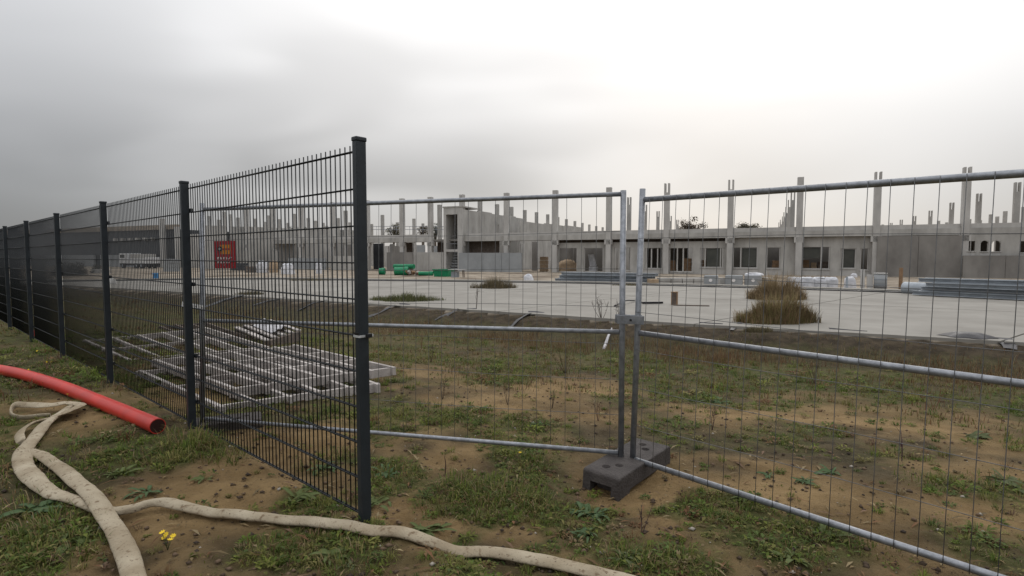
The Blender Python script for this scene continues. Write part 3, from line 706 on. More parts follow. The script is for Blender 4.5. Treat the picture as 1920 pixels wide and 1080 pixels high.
# rear columns: (px, y of head, fork)
REAR = [(697, 420, 0), (717, 403, 0), (776, 410, 0), (824, 384, 0), (900, 376, 0), (932, 383, 0), (959, 388, 0), (984, 394, 0), (1006, 398, 0), (1027, 402, 0), (1046, 407, 0), (1062, 411, 0), (1078, 414.5, 0), (1092, 418, 0), (1105, 421, 0), (1118, 424, 0), (1130, 426, 0),
        (1180, 370, 1), (1210, 384, 1), (1234, 396, 1), (1257, 405, 1), (1270, 412, 1), (1487, 360, 1), (1481, 375, 1), (1476, 388, 1), (1472, 398, 1), (1469, 406, 1), (1465, 412, 1), (1462, 417, 1),
        (1908, 342, 1), (1836, 363, 1), (1785, 380, 1), (1745, 395, 1), (1715, 405, 1), (1690, 412, 1), (1671, 418, 1), (1920, 388, 0), (1885, 396, 0), (1858, 402, 0), (1818, 411, 0),
        (421, 397, 0), (446, 408, 0), (505, 404, 0), (578, 409, 0), (648, 395, 0), (498, 416, 0), (540, 418, 0), (392, 405, 0), (606, 418, 0), (668, 412, 0), (410, 412, 0), (432, 402, 0), (478, 410, 0), (524, 411, 0), (552, 401, 0), (592, 414, 0), (634, 409, 0), (656, 417, 0), (1760, 414, 0), (1775, 417, 0), (1838, 413, 0), (1870, 406, 0), (1902, 399, 0), (1655, 421, 0), (745, 417, 0), (793, 419, 0)]
for px, py, f in REAR:
    q = GZ(px, py, ZTOP); column(q, ZTOP, f, .24, .24, M['concrete'])
# inner columns and inner wall panels seen through the openings
for w in (9.5, 17.0):
    for k in range(24):
        s = fs(500, w) + k * 4.4 + (w % 5)
        if s > fs(1500, w): break
        b = MB(); fbox(b, s - .2, s + .2, w - .2, w + .2, ZG, ZB0 - .1); b.build('column', M['concrete_light'], shell)
for k in range(20):
    s = fs(470, 24) + k * 5.6
    if s > fs(1950, 24): break
    h = ZB0 + (.0, .35, .1, .2)[k % 4]
    for j in range(2):
        b = MB(); fbox(b, s + j * 2.5, s + j * 2.5 + (2.47 if (k * 3 + j) % 5 else 1.3), 24, 24.25, ZG, h); b.build('wall_panel', (M['concrete'], M['concrete_dark'], M['concrete_blue'])[(k + j) % 3], shell)
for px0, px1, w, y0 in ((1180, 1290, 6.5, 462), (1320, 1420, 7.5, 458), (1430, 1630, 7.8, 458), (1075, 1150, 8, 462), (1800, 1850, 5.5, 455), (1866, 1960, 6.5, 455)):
    b = MB(); fbox(b, fs(px0, w), fs(px1, w), w, w + .2, ZG, ZB0); b.build('wall_panel', M['concrete_dark'], shell)  # dark panels added behind the openings, interior dimness put into their colour
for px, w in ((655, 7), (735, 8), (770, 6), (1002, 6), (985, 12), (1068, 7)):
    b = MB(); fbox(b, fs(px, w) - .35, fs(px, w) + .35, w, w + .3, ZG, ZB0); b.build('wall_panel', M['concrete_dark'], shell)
for k in range(6):
    a = s_l + (fs(1372) - s_l) * k / 6; b_ = s_l + (fs(1372) - s_l) * (k + 1) / 6
    m = MB(); fbox(m, a + .01, b_ - .01, 1.0, 1.25, ZSOF - .35, ZB0 + .045); m.build('soffit_shade_strip', M['timberdark'], shell)  # dark strip added across the gap, soffit shade put into its colour
# front wall with openings
def wall(px0, px1, ytop, ybot, ops, w=.0, th=.22, mt=M['concrete'], ztop=None):
    z1, z0 = ztop or fz((px0 + px1) / 2, ytop, w), ZG
    x = px0
    for o in ops + [None]:
        xe = o[0] if o else px1
        if xe - x > .5:
            sA_, sB_ = fs(x, w), fs(xe, w); npz = max(1, round((sB_ - sA_) / 2.9))
            for k in range(npz):
                m = MB(); fbox(m, sA_ + (sB_ - sA_) * k / npz + .014, sA_ + (sB_ - sA_) * (k + 1) / npz - .014, w + .006 * (k % 2), w + th, z0, z1 - .004 * (k % 2)); m.build('wall_panel', mt, shell)
        if o:
            a, b_ = fs(o[0], w), fs(o[1], w); zt, zb = fz((o[0] + o[1]) / 2, o[2], w), fz((o[0] + o[1]) / 2, o[3], w)
            if z1 - zt > .03: m = MB(); fbox(m, a - .012, b_ + .012, w + .003, w + th - .003, zt, z1 - .002); m.build('lintel', mt, shell)
            if zb - z0 > .06:
                m = MB(); fbox(m, a - .012, b_ + .012, w + .003, w + th - .003, z0, zb); m.build('sill_wall', M['concrete_light'], shell)
                m = MB(); fbox(m, a - .05, b_ + .05, w - .07, w + .05, zb + .002, zb + .07); m.build('sill', M['concrete_light'], shell)
            if w < 0: x = o[1]; continue
            m = MB()
            for u0, u1, y0, y1 in ((a, a + .09, zb, zt), (b_ - .09, b_, zb, zt), (a + .09, b_ - .09, zt - .09, zt), (a + .09, b_ - .09, zb, zb + .08)): fbox(m, u0 + .002, u1 - .002, w + .08, w + .15, y0 + .073, y1 - .002) if y1 - y0 > .5 else fbox(m, u0, u1, w + .082, w + .148, y0 + .073, y1 + (.073 if y0 == zb else -.002))
            m.build('window_frame', M['concrete_light'], shell)
            x = o[1]
wall(1044, 1138, 455, None, [(1046, 1082, 465, 511), (1095, 1131, 465, 511)], w=.3, ztop=ZSOF)
wall(1144, 1246, 455, None, [(1152, 1160, 464, 509), (1172, 1182, 464, 509), (1209, 1242, 465, 505)], w=.3, ztop=ZSOF)
wall(1252, 1365, 455, None, [(1255, 1299, 465, 511), (1313, 1358, 465, 503)], w=.3, ztop=ZSOF)
wall(1372, 1494, 455, None, [(1374, 1421, 464, 504), (1437, 1463, 464, 505)], w=.3, ztop=ZB0 - .02)
wall(1500, 1638, 455, None, [(1504, 1556, 463, 506), (1576, 1605, 466, 505), (1613, 1629, 466, 508)], w=.3, ztop=ZB0 - .02)
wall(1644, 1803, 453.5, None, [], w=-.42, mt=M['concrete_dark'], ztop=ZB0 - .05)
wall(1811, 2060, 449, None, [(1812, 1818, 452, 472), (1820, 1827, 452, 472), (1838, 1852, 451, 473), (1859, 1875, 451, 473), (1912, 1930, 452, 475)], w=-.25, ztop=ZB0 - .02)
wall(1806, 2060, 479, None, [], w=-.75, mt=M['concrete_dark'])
# infill above the arched openings (rounded heads)
for a, b_, t in ((1838, 1852, 451), (1859, 1875, 451)):
    s0, s1 = fs(a, -.25), fs(b_, -.25); zt = fz((a + b_) / 2, t, -.25); r = (s1 - s0) / 2; m = MB()
    for sg_ in (-1, 1):
        c = (s0 + s1) / 2; arc = [(c + sg_ * r * math.cos(q), zt - r + r * math.sin(q)) for q in np.linspace(0, math.pi / 2, 7)]
        loop = arc + [(c + sg_ * r, zt)]; n = len(loop)
        m.add([B(u, -.245, z) for u, z in loop] + [B(u, -.04, z) for u, z in loop], [tuple(range(n)), tuple(range(2 * n - 1, n - 1, -1))] + [(i, (i + 1) % n, n + (i + 1) % n, n + i) for i in range(n)])
    m.build('arch_infill', M['concrete'], shell)
# window posts and frames standing in the openings
for px, y0, y1 in ((1212, 465, 503), (1221.5, 466, 503), (1233, 466, 503), (1351, 465, 503), (1355, 465, 503), (1389, 464, 503), (1420, 464, 503), (1540, 463, 505), (1322, 465, 503), (1270, 465, 511), (1281, 465, 511), (1580, 467, 504), (1605, 467, 504)):
    m = MB(); s = fs(px, .35); fbox(m, s - .06, s + .06, .33, .45, fz(px, y1, .35), fz(px, y0, .35)); m.build('window_post', M['concrete_light'], shell)
for a, b_, y0, y1 in ((1325, 1350, 466, 499), (1392, 1418, 466, 499), (1581, 1603, 468, 503), (1505, 1537, 464, 484)):
    m = MB(); fbox(m, fs(a, .46), fs(b_, .46), .47, .49, fz(a, y1, .46), fz(a, y0, .46)); m.build('window_pane', M['glass'], shell)
# left part: low front panels; dark sheets whose colour stands for shade in the openings
for a, b_, w, y0, y1, mt in ((725, 774, -.5, 473, None, 'concrete_dark'), (775, 831, -.5, 473, None, 'concrete'), (860, 905, -1.0, 474, None, 'concrete_blue'), (905.5, 940, -1.0, 474, None, 'concrete_blue'), (940.5, 978, -1.0, 474, None, 'concrete_blue'),
                             (455, 520, -.6, 470, None, 'concrete'), (540, 610, -.6, 484, None, 'concrete_blue'), (620, 690, -.6, 480, None, 'concrete')):
    z1 = fz((a + b_) / 2, y0, w); m = MB(); fbox(m, fs(a, w), fs(b_, w), w, w + .2, ZG, z1); m.build('wall_panel', M[mt], shell)
for a, b_, w in ((870, 935, 1.2), (700, 718, 4.0), (762, 772, 2.0), (820, 831, 2.0)):
    m = MB(); fbox(m, fs(a, w), fs(b_, w), w, w + .2, ZG, ZB0); m.build('wall_panel', M['darkpanel'] if a == 700 else M['timberdark'], shell)
# stair tower with a tall opening, its flank running back, and the further wall rows
zt = fz(850, 389, -.6); w0 = -.6
tw = thing('stair_tower', 'pale concrete stair tower with a tall dark opening rising above the hall beams', 'tower', B(fs(850, w0), w0, ZG))
def tbox(name, a, b_, wa, wb, z0, z1, mt):
    m = MB(); fbox(m, a, b_, wa, wb, z0, z1); return m.build(name, M[mt], tw)
sa, sb, so0, so1 = fs(832, w0), fs(867, w0), fs(836.5, w0), fs(858, w0)
tbox('wall', sa, so0, w0, w0 + 4, ZG, zt - .003, 'concrete_light'); tbox('wall', so1, sb, w0, w0 + .25, ZG, zt - .003, 'concrete_light')
tbox('lintel', so0 + .002, so1 - .002, w0 + .003, w0 + .25, fz(847, 402, w0), zt - .006, 'concrete_light'); tbox('floor_beam', so0 + .002, so1 - .002, w0 + .003, w0 + .3, fz(847, 472, w0), fz(847, 467.5, w0), 'concrete_light')
tbox('roof_slab', sa - .1, sb + .1, w0 - .06, w0 + 4, zt, zt + .16, 'concrete')
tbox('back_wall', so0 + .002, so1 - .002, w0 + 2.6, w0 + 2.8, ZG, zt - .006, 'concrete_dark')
for k in range(9): tbox('stair_step', so0 + .01, so1 - .01, w0 + .9 + k * .18, w0 + 1.08 + k * .18, ZG + .2 + k * .34, ZG + .4 + k * .34, 'concrete_blue')
for y in (457, 495): z = fz(847, y, w0); m = MB(); m.tube([B(so0, w0 + .12, z), B(so1, w0 + .12, z)], .03, 6); m.build('guard_rail', M['galv'], tw)
W1 = 19.0; nseg = 5
for k in range(nseg):
    a, b_ = w0 + .26 + (W1 - w0) * k / nseg, w0 + .24 + (W1 - w0) * (k + 1) / nseg
    if k == 2: tbox('flank_panel', sb - .2, sb, a, b_ - 2.6, ZG, zt - .25, 'concrete'); tbox('flank_panel', sb - .2, sb, b_ - 1.7, b_, ZG, zt - .25, 'concrete'); tbox('flank_lintel', sb - .197, sb - .003, b_ - 2.6, b_ - 1.7, zt - 1.6, zt - .26, 'concrete')
    else: tbox('flank_panel', sb - .2, sb, a, b_, ZG, zt - .25 + (.12 if k % 2 else 0), 'concrete')
def wallrun(pts_, name='upper_wall'):
    for (xa, ya, xb, yb, zt_) in pts_:
        a, b_ = GZ(xa, ya, zt_), GZ(xb, yb, zt_); d = (b_ - a); L = np.linalg.norm(d); n = max(1, int(L / 7)); d = d / L; sd = np.cross(d, Z3)
        for k in range(n):
            p, q = a + d * (L * k / n + .02), a + d * (L * (k + 1) / n - .02); c = (p + q) / 2; h = (zt_ + 0.15 * ((k * 7) % 3 - 1) - ZG) / 2
            MB().box(np.array([c[0], c[1], ZG + h]), d * np.linalg.norm(q - p) / 2, sd * .12, Z3 * h).build(name, M['concrete'], shell)
zr = 5.0 + EYE
wallrun([(974, 412, 1092, 428.5, zr), (380, 421, 424, 421.5, zr - .3), (432, 423, 462, 423.5, zr - .3)])
wallrun([(465, 423, 690, 433, zr - .6)], 'upper_wall')
# railing along the left roof edge
rl = [fpt(x, 424.5, 6.0) for x in (692, 745, 790, 832)]
for z in (0, -.45):
    m = MB(); m.tube([p + Z3 * z for p in rl], .035, 5); m.build('guard_rail', M['galv'], shell)
for x in np.linspace(694, 830, 12):
    p = fpt(x, 424.5, 6.0); m = MB(); m.tube([p + Z3 * .05, p - Z3 * 1.6], .03, 5); m.build('guard_post', M['galv'], shell)
# dark hall at the left
dh = thing('clad_hall', 'dark grey clad hall with a tan top beam at the left behind the fence', 'building', B(fs(200, 0), 0, ZG))
zt = fz(200, 434); zt2 = fz(200, 426)
edges = np.linspace(fs(-40, 0), fs(338, 0), 13)
for a, b_ in zip(edges[:-1], edges[1:]):
    m = MB(); fbox(m, a + .02, b_ - .02, 0, .3, fz(200, 478), zt - .01); m.build('wall_panel', M['darkpanel'], dh)
    m = MB(); fbox(m, a + .03, b_ - .03, -.5, .1, zt, zt2); m.build('roof_beam', M['brownbeam'], dh)
for k in range(5):
    a, b_ = edges[2 * k], edges[2 * k + 2] - (1.8 if k % 2 else .1)
    m = MB(); fbox(m, a, b_, -.1, .2, ZG, fz(200, 478) - .02); m.build('base_panel', M['concrete_blue'], dh)
m = MB(); fbox(m, edges[0], edges[-1], .31, 14, ZG, zt - .05); m.build('hall_body', M['darkpanel'], dh)
for x in (303, 330):
    m = MB(); s = fs(x, -1.2); fbox(m, s - .3, s + .3, -1.2, -.62, ZG, fz(x, 410 if x == 303 else 425, -1.2)); m.build('column', M['concrete_light'], dh)
for k in range(6):
    m = MB(); s = fs(215 + k * 14, -.3); fbox(m, s, s + .7, -.55, -.02, fz(220, 452), fz(220, 447)); m.build('bracket', M['concrete'], dh)
for a in ((345, 372), (378, 398)):
    m = MB(); fbox(m, fs(a[0]), fs(a[1]), 0, .3, ZG, ZB1 + .8); m.build('wall_panel', M['concrete'], dh)

# ------------------------------------------------------------------ things stored in front of the hall
def zground(px, py):
    return G(px, py)
def obox(m, c, w, d, h, rot=None):       # upright box on ground point c, w along the front, d deep
    return m.box(c + Z3 * h / 2, BD * w / 2, BN * d / 2, Z3 * h / 2)
def sc_at(px, py): p = G(px, py); return p, FPX / p[1]     # point and pixels per metre
# green plastic pipes
def gpipe(label, x0, x1, yb, dia, n=1):
    p0, k = sc_at(x0, yb); p1, _ = sc_at(x1, yb); r = dia / 2 / k
    t = thing('green_pipe', label, 'pipe', (p0 + p1) / 2, 'green plastic pipes in front of the hall')
    d = (p1 - p0) / np.linalg.norm(p1 - p0); a, b_ = p0 + Z3 * r, p1 + Z3 * r
    MB().tube([a, b_], r, 18, caps=False).build('barrel', M['green'], t)
    MB().tube([a + d * .02, b_ - d * .02], r * .9, 18, caps=False).build('bore', M['green'], t)
    MB().tube([b_ - d * .35, b_ - d * .05], r * 1.14, 18).build('socket', M['green'], t)
    return t, (a + b_) / 2, r
gpipe('short green plastic pipe lying leftmost of the green pipes', 711, 722, 515, 12)
gpipe('wide green plastic pipe lying in the middle, left of the rubble', 740, 766, 516, 15)
gpipe('slim green plastic pipe lying just left of the green tub', 785, 812, 517, 8)
p, k = sc_at(744, 514); t = thing('green_pipe', 'long green plastic pipe lying raised across the backs of the other green pipes', 'pipe', p, 'green plastic pipes in front of the hall')
MB().tube([p + BN * 1.2 - BD * 1.2 + Z3 * .78, p + BN * 1.2 + BD * 1.3 + Z3 * .78], .24, 16).build('barrel', M['green'], t)
for s in (-.8, .8): m = MB(); obox(m, p + BN * 1.2 + BD * s, .2, .7, .53); m.build('support_block', M['timberdark'], t)
def tub(label, px, yb, wpx, hpx, mt, cat='tub'):
    p, k = sc_at(px, yb); w, h = wpx / k, hpx / k; t = thing('storage_tub', label, cat, p)
    b = MB(); lo, hi = w / 2 * .88, w / 2; D = w * .32; vs = []
    for (s, z) in ((lo, .0), (hi, h), (hi - .06, h), (lo - .06, .06)):
        vs += [p + BD * i * s + BN * j * (D * s / hi) + Z3 * z for i, j in ((-1, -1), (1, -1), (1, 1), (-1, 1))]
    b.add(vs, [(a * 4 + i, a * 4 + (i + 1) % 4, a * 4 + 4 + (i + 1) % 4, a * 4 + 4 + i) for a in range(3) for i in range(4)] + [(3, 2, 1, 0), (12, 13, 14, 15)]); b.build('body', M[mt], t)
    m = MB()
    for j in (-1, 1): m.bar(p + BN * j * D - BD * (w / 2 + .05) + Z3 * h, p + BN * j * D + BD * (w / 2 + .05) + Z3 * h, .10, .09)
    m.build('rim', M[mt], t); return t
tub('long green open tub beside the green pipes', 832, 518.5, 34, 13, 'green')
# rubble between pipes
p, k = sc_at(773, 516)
t = thing('rubble_pile', 'small pile of brown rubble between the green pipes', 'rubble', p)
for i in range(22):
    q = p + BD * rng.normal(0, .35) + BN * rng.normal(0, .3); r = .08 + .14 * rng.random(); m = MB()
    ax = rng.normal(size=(3, 3)); ax, _ = np.linalg.qr(ax); m.box(q + Z3 * (r * .8 + .25 * rng.random()), ax[0] * r, ax[1] * r * .8, ax[2] * r * .6); m.build('stone', M['brownwood'] if i % 3 else M['concrete'], t)
p, k = sc_at(858, 520); t = thing('trestle', 'pale trestle table with dark legs right of the green tub', 'table', p)
m = MB(); obox(m, p + Z3 * .62, 1.5, .7, .08); m.build('table_top', M['concrete_light'], t)
for s in (-.6, .55, .68): m = MB(); m.bar(p + BD * s, p + BD * (s * .92) + Z3 * .62, .07, .07, up=(0, 1, 0)); m.build('leg', M['timberdark'], t)
m = MB(); obox(m, p + BN * .1 - BD * .3, .6, .4, .5); m.build('crate', M['steel'], t)
# lumpy sacks and wrapped goods
def lump(name, label, cat, px, yb, wpx, hpx, mt, group=None, seed=0, boxy=.5, dk=.7):
    p, k = sc_at(px, yb); w, h = wpx / k / 2, hpx / k; vs = []; nu, nv = 20, 9
    for j in range(nv + 1):
        a = math.pi / 2 * j / nv
        for i in range(nu):
            q = 2 * math.pi * i / nu; e = boxy
            cx, cy = [math.copysign(abs(f(q)) ** e, f(q)) for f in (math.cos, math.sin)]
            cr, cz = abs(math.cos(a)) ** e, abs(math.sin(a)) ** e
            r = 1 + .34 * (vnoise(np.array(i * .7 + seed * 9), np.array(j * .8 + seed)) - .5)
            vs.append(p + BD * cx * cr * w * r + BN * cy * cr * w * dk * r + Z3 * (h * cz * (.94 + .12 * rng.random()) - .03))
    m = MB(); m.add(vs, [(j * nu + i, j * nu + (i + 1) % nu, (j + 1) * nu + (i + 1) % nu, (j + 1) * nu + i) for j in range(nv) for i in range(nu)], True)
    return solo(m, name, M[mt], label, cat, p, group)
lump('bulk_sack', 'small bright white sack standing alone behind the concrete floor', 'sack', 991, 526, 19, 13, 'white', seed=1, boxy=.85)
lump('sand_heap', 'heap of pale brown sand inside the hall opening', 'sand', 1064, 508, 46, 22, 'sandpile', seed=2, boxy=1.0)
for i, (x, w) in enumerate(((1487, 26), (1512, 24), (1536, 24), (1558, 22))):
    lump('wrapped_bale', ('white wrapped bale at the left end of the white row', 'white wrapped bale second from the left in the white row', 'white wrapped bale third from the left in the white row', 'white wrapped bale at the right end of the white row')[i], 'bale', x, 541, w, 22, 'white', 'white wrapped bales in a row', 3 + i, .32, .55)
lump('bulk_sack', 'pale sack leaning right of the row of white bales', 'sack', 1593, 541, 20, 23, 'white', seed=9, boxy=.6)
lump('bulk_sack', 'white rounded sack by the gap in the front wall', 'sack', 1601, 520, 12, 8, 'white', seed=10, boxy=.7)
for i, (x, y, w, h, mt, lab) in enumerate(((492, 511, 20, 22, 'white', 'tall white sack seen through the mesh, leftmost of three'), (514, 511, 16, 22, 'sandpile', 'brown paper sack seen through the mesh between white sacks'), (540, 514, 22, 20, 'white', 'white sack seen through the mesh, rightmost of three'), (598, 513, 10, 22, 'white', 'narrow white sack standing alone behind the mesh fence'))):
    lump('bulk_sack', lab, 'sack', x, y, w, h, mt, seed=20 + i, boxy=.45)
# concrete ballast blocks with lifting holes
for x, w, lab in ((1333, 24, 'grey concrete ballast block with a white lifting point, leftmost of three'), (1376, 30, 'grey concrete ballast block with a white lifting point, middle of three'), (1412, 30, 'grey concrete ballast block under crumpled white plastic, rightmost of three')):
    p, k = sc_at(x, 537); w_, h = w / k, 21 / k
    t = thing('ballast_block', lab, 'concrete block', p, 'concrete ballast blocks')
    m = MB(); obox(m, p, w_, w_ * .8, h); m.build('block', M['concrete_blue'], t, .04)
    m = MB(); c = p + Z3 * h * .56 - BN * w_ * .4; m.tube([c + BN * .02, c - BN * .03], .10, 12); m.build('lifting_point', M['signwhite'], t)
lump('plastic_sheet', 'crumpled white plastic lying on top of the rightmost ballast block', 'sheet', 1413, 537, 31, 5, 'white', seed=12, boxy=.6).location.z += 21 / FPX * G(1412, 537)[1] + .02
# kerb stones and pallets of stone
for i, (x0, x1, yb, h, mt, lab) in enumerate(((1216, 1232, 535, 12, 'sandpile', 'sandy coloured stone block beside the panel join'), (1234, 1318, 534, 13, 'concrete', 'long low stack of pale concrete kerbs left of the ballast blocks'), (1346, 1358, 536, 15, 'concrete_light', 'narrow pale concrete block between two ballast blocks'), (1428, 1442, 537, 17, 'concrete_light', 'pale concrete block right of the ballast blocks'))):
    p0, k = sc_at(x0, yb); p1, _ = sc_at(x1, yb); L = np.linalg.norm(p1 - p0); d = (p1 - p0) / L
    t = thing('stone_block' if i != 1 else 'kerb_stack', lab, 'stone block' if i != 1 else 'kerb stack', (p0 + p1) / 2)
    nb = 1 if i != 1 else 4
    for q in range(nb):
        for r in range(1 if nb == 1 else 2):
            c = p0 + d * L * (q + .5) / nb; hh_ = h / k / (1 if nb == 1 else 2)
            MB().box(c + Z3 * (hh_ * (r + .5) + .004 * r), d * (L / nb / 2 - .02), np.cross(d, Z3) * .4, Z3 * (hh_ / 2 - .004)).build('kerb_stone' if nb > 1 else 'stone', M[mt], t, .02)
# steel rails stacked on bearers
def rails(x0, x1, yb0, yb1, n, hpx, lab, depth):
    p0, k0 = sc_at(x0, yb0); p1, k1 = sc_at(x1, yb1); d = p1 - p0; L = np.linalg.norm(d); d = d / L; sd = np.cross(d, Z3); sd = sd if sd[1] > 0 else -sd
    h = hpx / ((k0 + k1) / 2); hb = .10
    for f in (.12, .5, .88):
        c = p0 + d * L * f; m = MB(); m.bar(c - sd * .15 - Z3 * .03 + Z3 * hb / 2, c + sd * (depth + .1) + Z3 * hb / 2 - Z3 * .03, .12, hb)
        solo(m, 'bearer_timber', M['timberdark'], ('timber bearer under the left end of the ' , 'timber bearer under the middle of the ', 'timber bearer under the right end of the ')[(.12, .5, .88).index(f)] + lab, 'timber', c)
    bh = (h - hb) / n
    for i in range(n):
        off = sd * (depth * .5 * (i % 2) * .35) + d * ((i * 37 % 5) - 2) * .12
        z = hb + bh * i
        t = thing('steel_rail', ('lowest', 'second lowest', 'third from the ground', 'topmost', 'uppermost')[i if n > 3 or i < 2 else 3] + ' steel rail of the ' + lab, 'steel rail', p0 + off + Z3 * z, 'stacked steel rails')
        prof = [(0, 0), (.16, .0), (.16, bh * .12), (.04, bh * .25), (.04, bh * .70), (.16, bh * .83), (.16, bh * .95), (0, bh * .95), (-.10, bh * .70), (-.10, bh * .25)]
        m = MB()
        for wv_ in (0, depth * .55):
            vs = [p0 + off + d * e_ * L - sd * (a - .12 - wv_) + Z3 * (z + b_) for e_ in (0, 1) for a, b_ in prof]; q = len(prof)
            m.add(vs, [tuple(range(q)), tuple(range(2 * q - 1, q - 1, -1))] + [(j, (j + 1) % q, q + (j + 1) % q, q + j) for j in range(q)])
        m.build('beam', M['steel'], t)
        for f in (.03, .34, .66, .97):
            m = MB(); c = p0 + off + d * L * f + Z3 * (z + bh * .48); m.box(c + sd * depth * .4, d * .03, sd * depth * .33, Z3 * bh * .44); m.build('end_plate', M['steel'], t)
rails(1046, 1222, 530, 534, 3, 21, 'rail stack behind the two join posts', 1.2)
rails(1722, 2050, 557, 574, 4, 40, 'rail stack at the far right', 1.4)
p0, k = sc_at(1700, 553); p1, _ = sc_at(1748, 556); r = .30
t = thing('steel_pipe', 'short grey steel pipe lying left of the right rail stack', 'pipe', (p0 + p1) / 2)
MB().tube([p0 + Z3 * .3 + BN * .5, p1 + Z3 * .3 + BN * .5], r, 20, caps=False).build('outer_wall', M['steel'], t); MB().tube([p0 + Z3 * .3 + BN * .5, p1 + Z3 * .3 + BN * .5], r * .9, 20, caps=False).build('bore', M['foil'], t)
# drum, stake, plank, post on the floor
p, k = sc_at(1650, 545); t = thing('drum', 'grey drum with a pale lid standing before the dark blank wall', 'drum', p); h = 31 / k; r = 10.5 / k
MB().tube([p, p + Z3 * h], r, 20).build('barrel', M['concrete_blue'], t); MB().tube([p + Z3 * (h + .002), p + Z3 * (h + .07)], r * 1.04, 20).build('lid', M['concrete_light'], t)
for q in (.33, .66): MB().tube([p + Z3 * h * q, p + Z3 * (h * q + .05)], r * 1.03, 20, caps=False).build('hoop', M['steel'], t)
p, k = sc_at(1688, 546); m = MB(); m.bar(p - Z3 * .05, p + Z3 * 44 / k, .12, .12, up=(0, 1, 0)); solo(m, 'wooden_stake', M['brownwood'], 'upright pale wooden stake in front of the dark blank wall', 'stake', p)
for i, (x, y, h, lab) in enumerate(((1588, 545, 26, 'thin grey post left of the pale sack'), (1617, 545, 40, 'tall pale plank leaning by the end of the front wall'), (1631, 545, 30, 'short upright pale board left of the grey drum'))):
    p, k = sc_at(x, y); m = MB(); m.bar(p - Z3 * .05, p + Z3 * h / k + BN * .2, .10 + .1 * i, .06, up=(0, 1, 0)); solo(m, 'upright_board', M['concrete_light'] if i else M['steel'], lab, 'board', p)
def on_floor(px, py): return GZ(px, py, ZS)
p = on_floor(1264.5, 571.5); k = FPX / p[1]; t = thing('wooden_box', 'narrow upright brown timber box standing on the concrete floor', 'box', p)
h, w = 23.5 / k, 11 / k
for s in (-1, 1): m = MB(); m.box(p + BD * s * (w / 2 - .012) + Z3 * h / 2, BD * .014, BN * .1, Z3 * h / 2); m.build('side_board', M['brownwood'], t)
m = MB(); m.box(p + Z3 * h * .49 + BN * .0, BD * (w / 2 - .028), BN * .09, Z3 * h * .49); m.build('core', M['timberdark'], t)
m = MB(); m.box(p + Z3 * (h + .012), BD * (w / 2 + .01), BN * .115, Z3 * .012); m.build('cap', M['brownwood'], t)
a, b_ = on_floor(1204, 570), on_floor(1242, 569.5); m = MB(); m.bar(a + Z3 * .05, b_ + Z3 * .05, .14, .07); solo(m, 'dark_plank', M['foil'], 'short dark plank lying on the concrete floor by the join posts', 'plank', a)
a, b_ = on_floor(1262, 573), on_floor(1330, 574.5); m = MB(); m.bar(a + Z3 * .02, b_ + Z3 * .02, .05, .035); solo(m, 'thin_batten', M['timberdark'], 'thin dark batten lying flat on the concrete floor right of the timber box', 'batten', a)
a, b_ = on_floor(1152, 575), on_floor(1190, 566); m = MB(); m.tube(spline([a + Z3 * .02, (a + b_) / 2 + Z3 * .13, b_ + Z3 * .05], 6), .03, 6); solo(m, 'bent_bar', M['foil'], 'bent dark bar sticking up on the concrete floor behind the join posts', 'bar', a)
p = on_floor(1813, 631); m = MB(); vs = []; nu = 18
for j in range(5):
    for i in range(nu):
        q = 2 * math.pi * i / nu; rr_ = (1 - j / 5 * .9) * (1 + .15 * math.sin(i * 2.3)); vs.append(p + BD * math.cos(q) * .48 * rr_ + BN * math.sin(q) * .4 * rr_ + Z3 * (.004 + .085 * math.sin(j / 4 * math.pi / 2) + .01 * rng.random()))
m.add(vs, [(j * nu + i, j * nu + (i + 1) % nu, (j + 1) * nu + (i + 1) % nu, (j + 1) * nu + i) for j in range(4) for i in range(nu)] + [tuple(4 * nu + i for i in range(nu))], True)
solo(m, 'foil_heap', M['foil'], 'flat heap of black foil on the concrete floor edge at the right', 'foil', p)
# stacked timber and crates inside the rooms
def crate(x0, x1, yb, yt, mt, lab, w=1.5, name='timber_crate', cat='crate'):
    a, b_ = fs(x0, w), fs(x1, w); z0 = ZG; z1 = fz((x0 + x1) / 2, yt, w); c = B((a + b_) / 2, w + .4, z0); t = thing(name, lab, cat, c); n = 4
    for i in range(n):
        m = MB(); za, zb = z0 + (z1 - z0) * i / n, z0 + (z1 - z0) * (i + 1) / n - .03; fbox(m, a + .03 * (i % 2), b_ - .03 * (i % 2), w, w + .8, za, zb); m.build('board', M[mt], t)
crate(1253, 1266, 508, 488, 'brownwood', 'reddish timber crate in the room left of the doorway'); crate(1281, 1296, 508, 484, 'brownwood', 'reddish timber crate in the room right of the doorway')
crate(1314, 1324, 505, 487, 'brownwood', 'narrow timber crate left of the dark pane'); crate(1448, 1465, 507, 488, 'brownwood', 'timber crate beside the light grey inner panel', w=1.2)
crate(1506, 1518, 507, 487, 'brownwood', 'dark reddish crate at the left of the wide opening'); crate(1521, 1532, 507, 492, 'sandpile', 'ochre crate in the middle of the wide opening'); crate(1534, 1554, 507, 490, 'timberdark', 'dark timber stack at the right of the wide opening')
crate(1012, 1024, 508, 481, 'sandpile', 'ochre timber board pile beside a dark inner column', w=3)
m = MB(); a = B(fs(1102, 2.0), 2.0, ZG); vs = []
for dw in (0, .35): vs += [B(fs(x, 2.0), 2.0 + dw, fz(x, y, 2.0)) for x, y in ((1102, 477), (1112, 477), (1118, 499), (1106, 499))]
m.add(vs, [(0, 1, 2, 3), (7, 6, 5, 4), (0, 1, 5, 4), (1, 2, 6, 5), (2, 3, 7, 6), (3, 0, 4, 7)]); m.box(B(fs(1112, 2.0), 2.2, (ZG + fz(1112, 500, 2)) / 2), BD * .45, BN * .3, Z3 * max(.05, (fz(1112, 500, 2) - ZG) / 2))
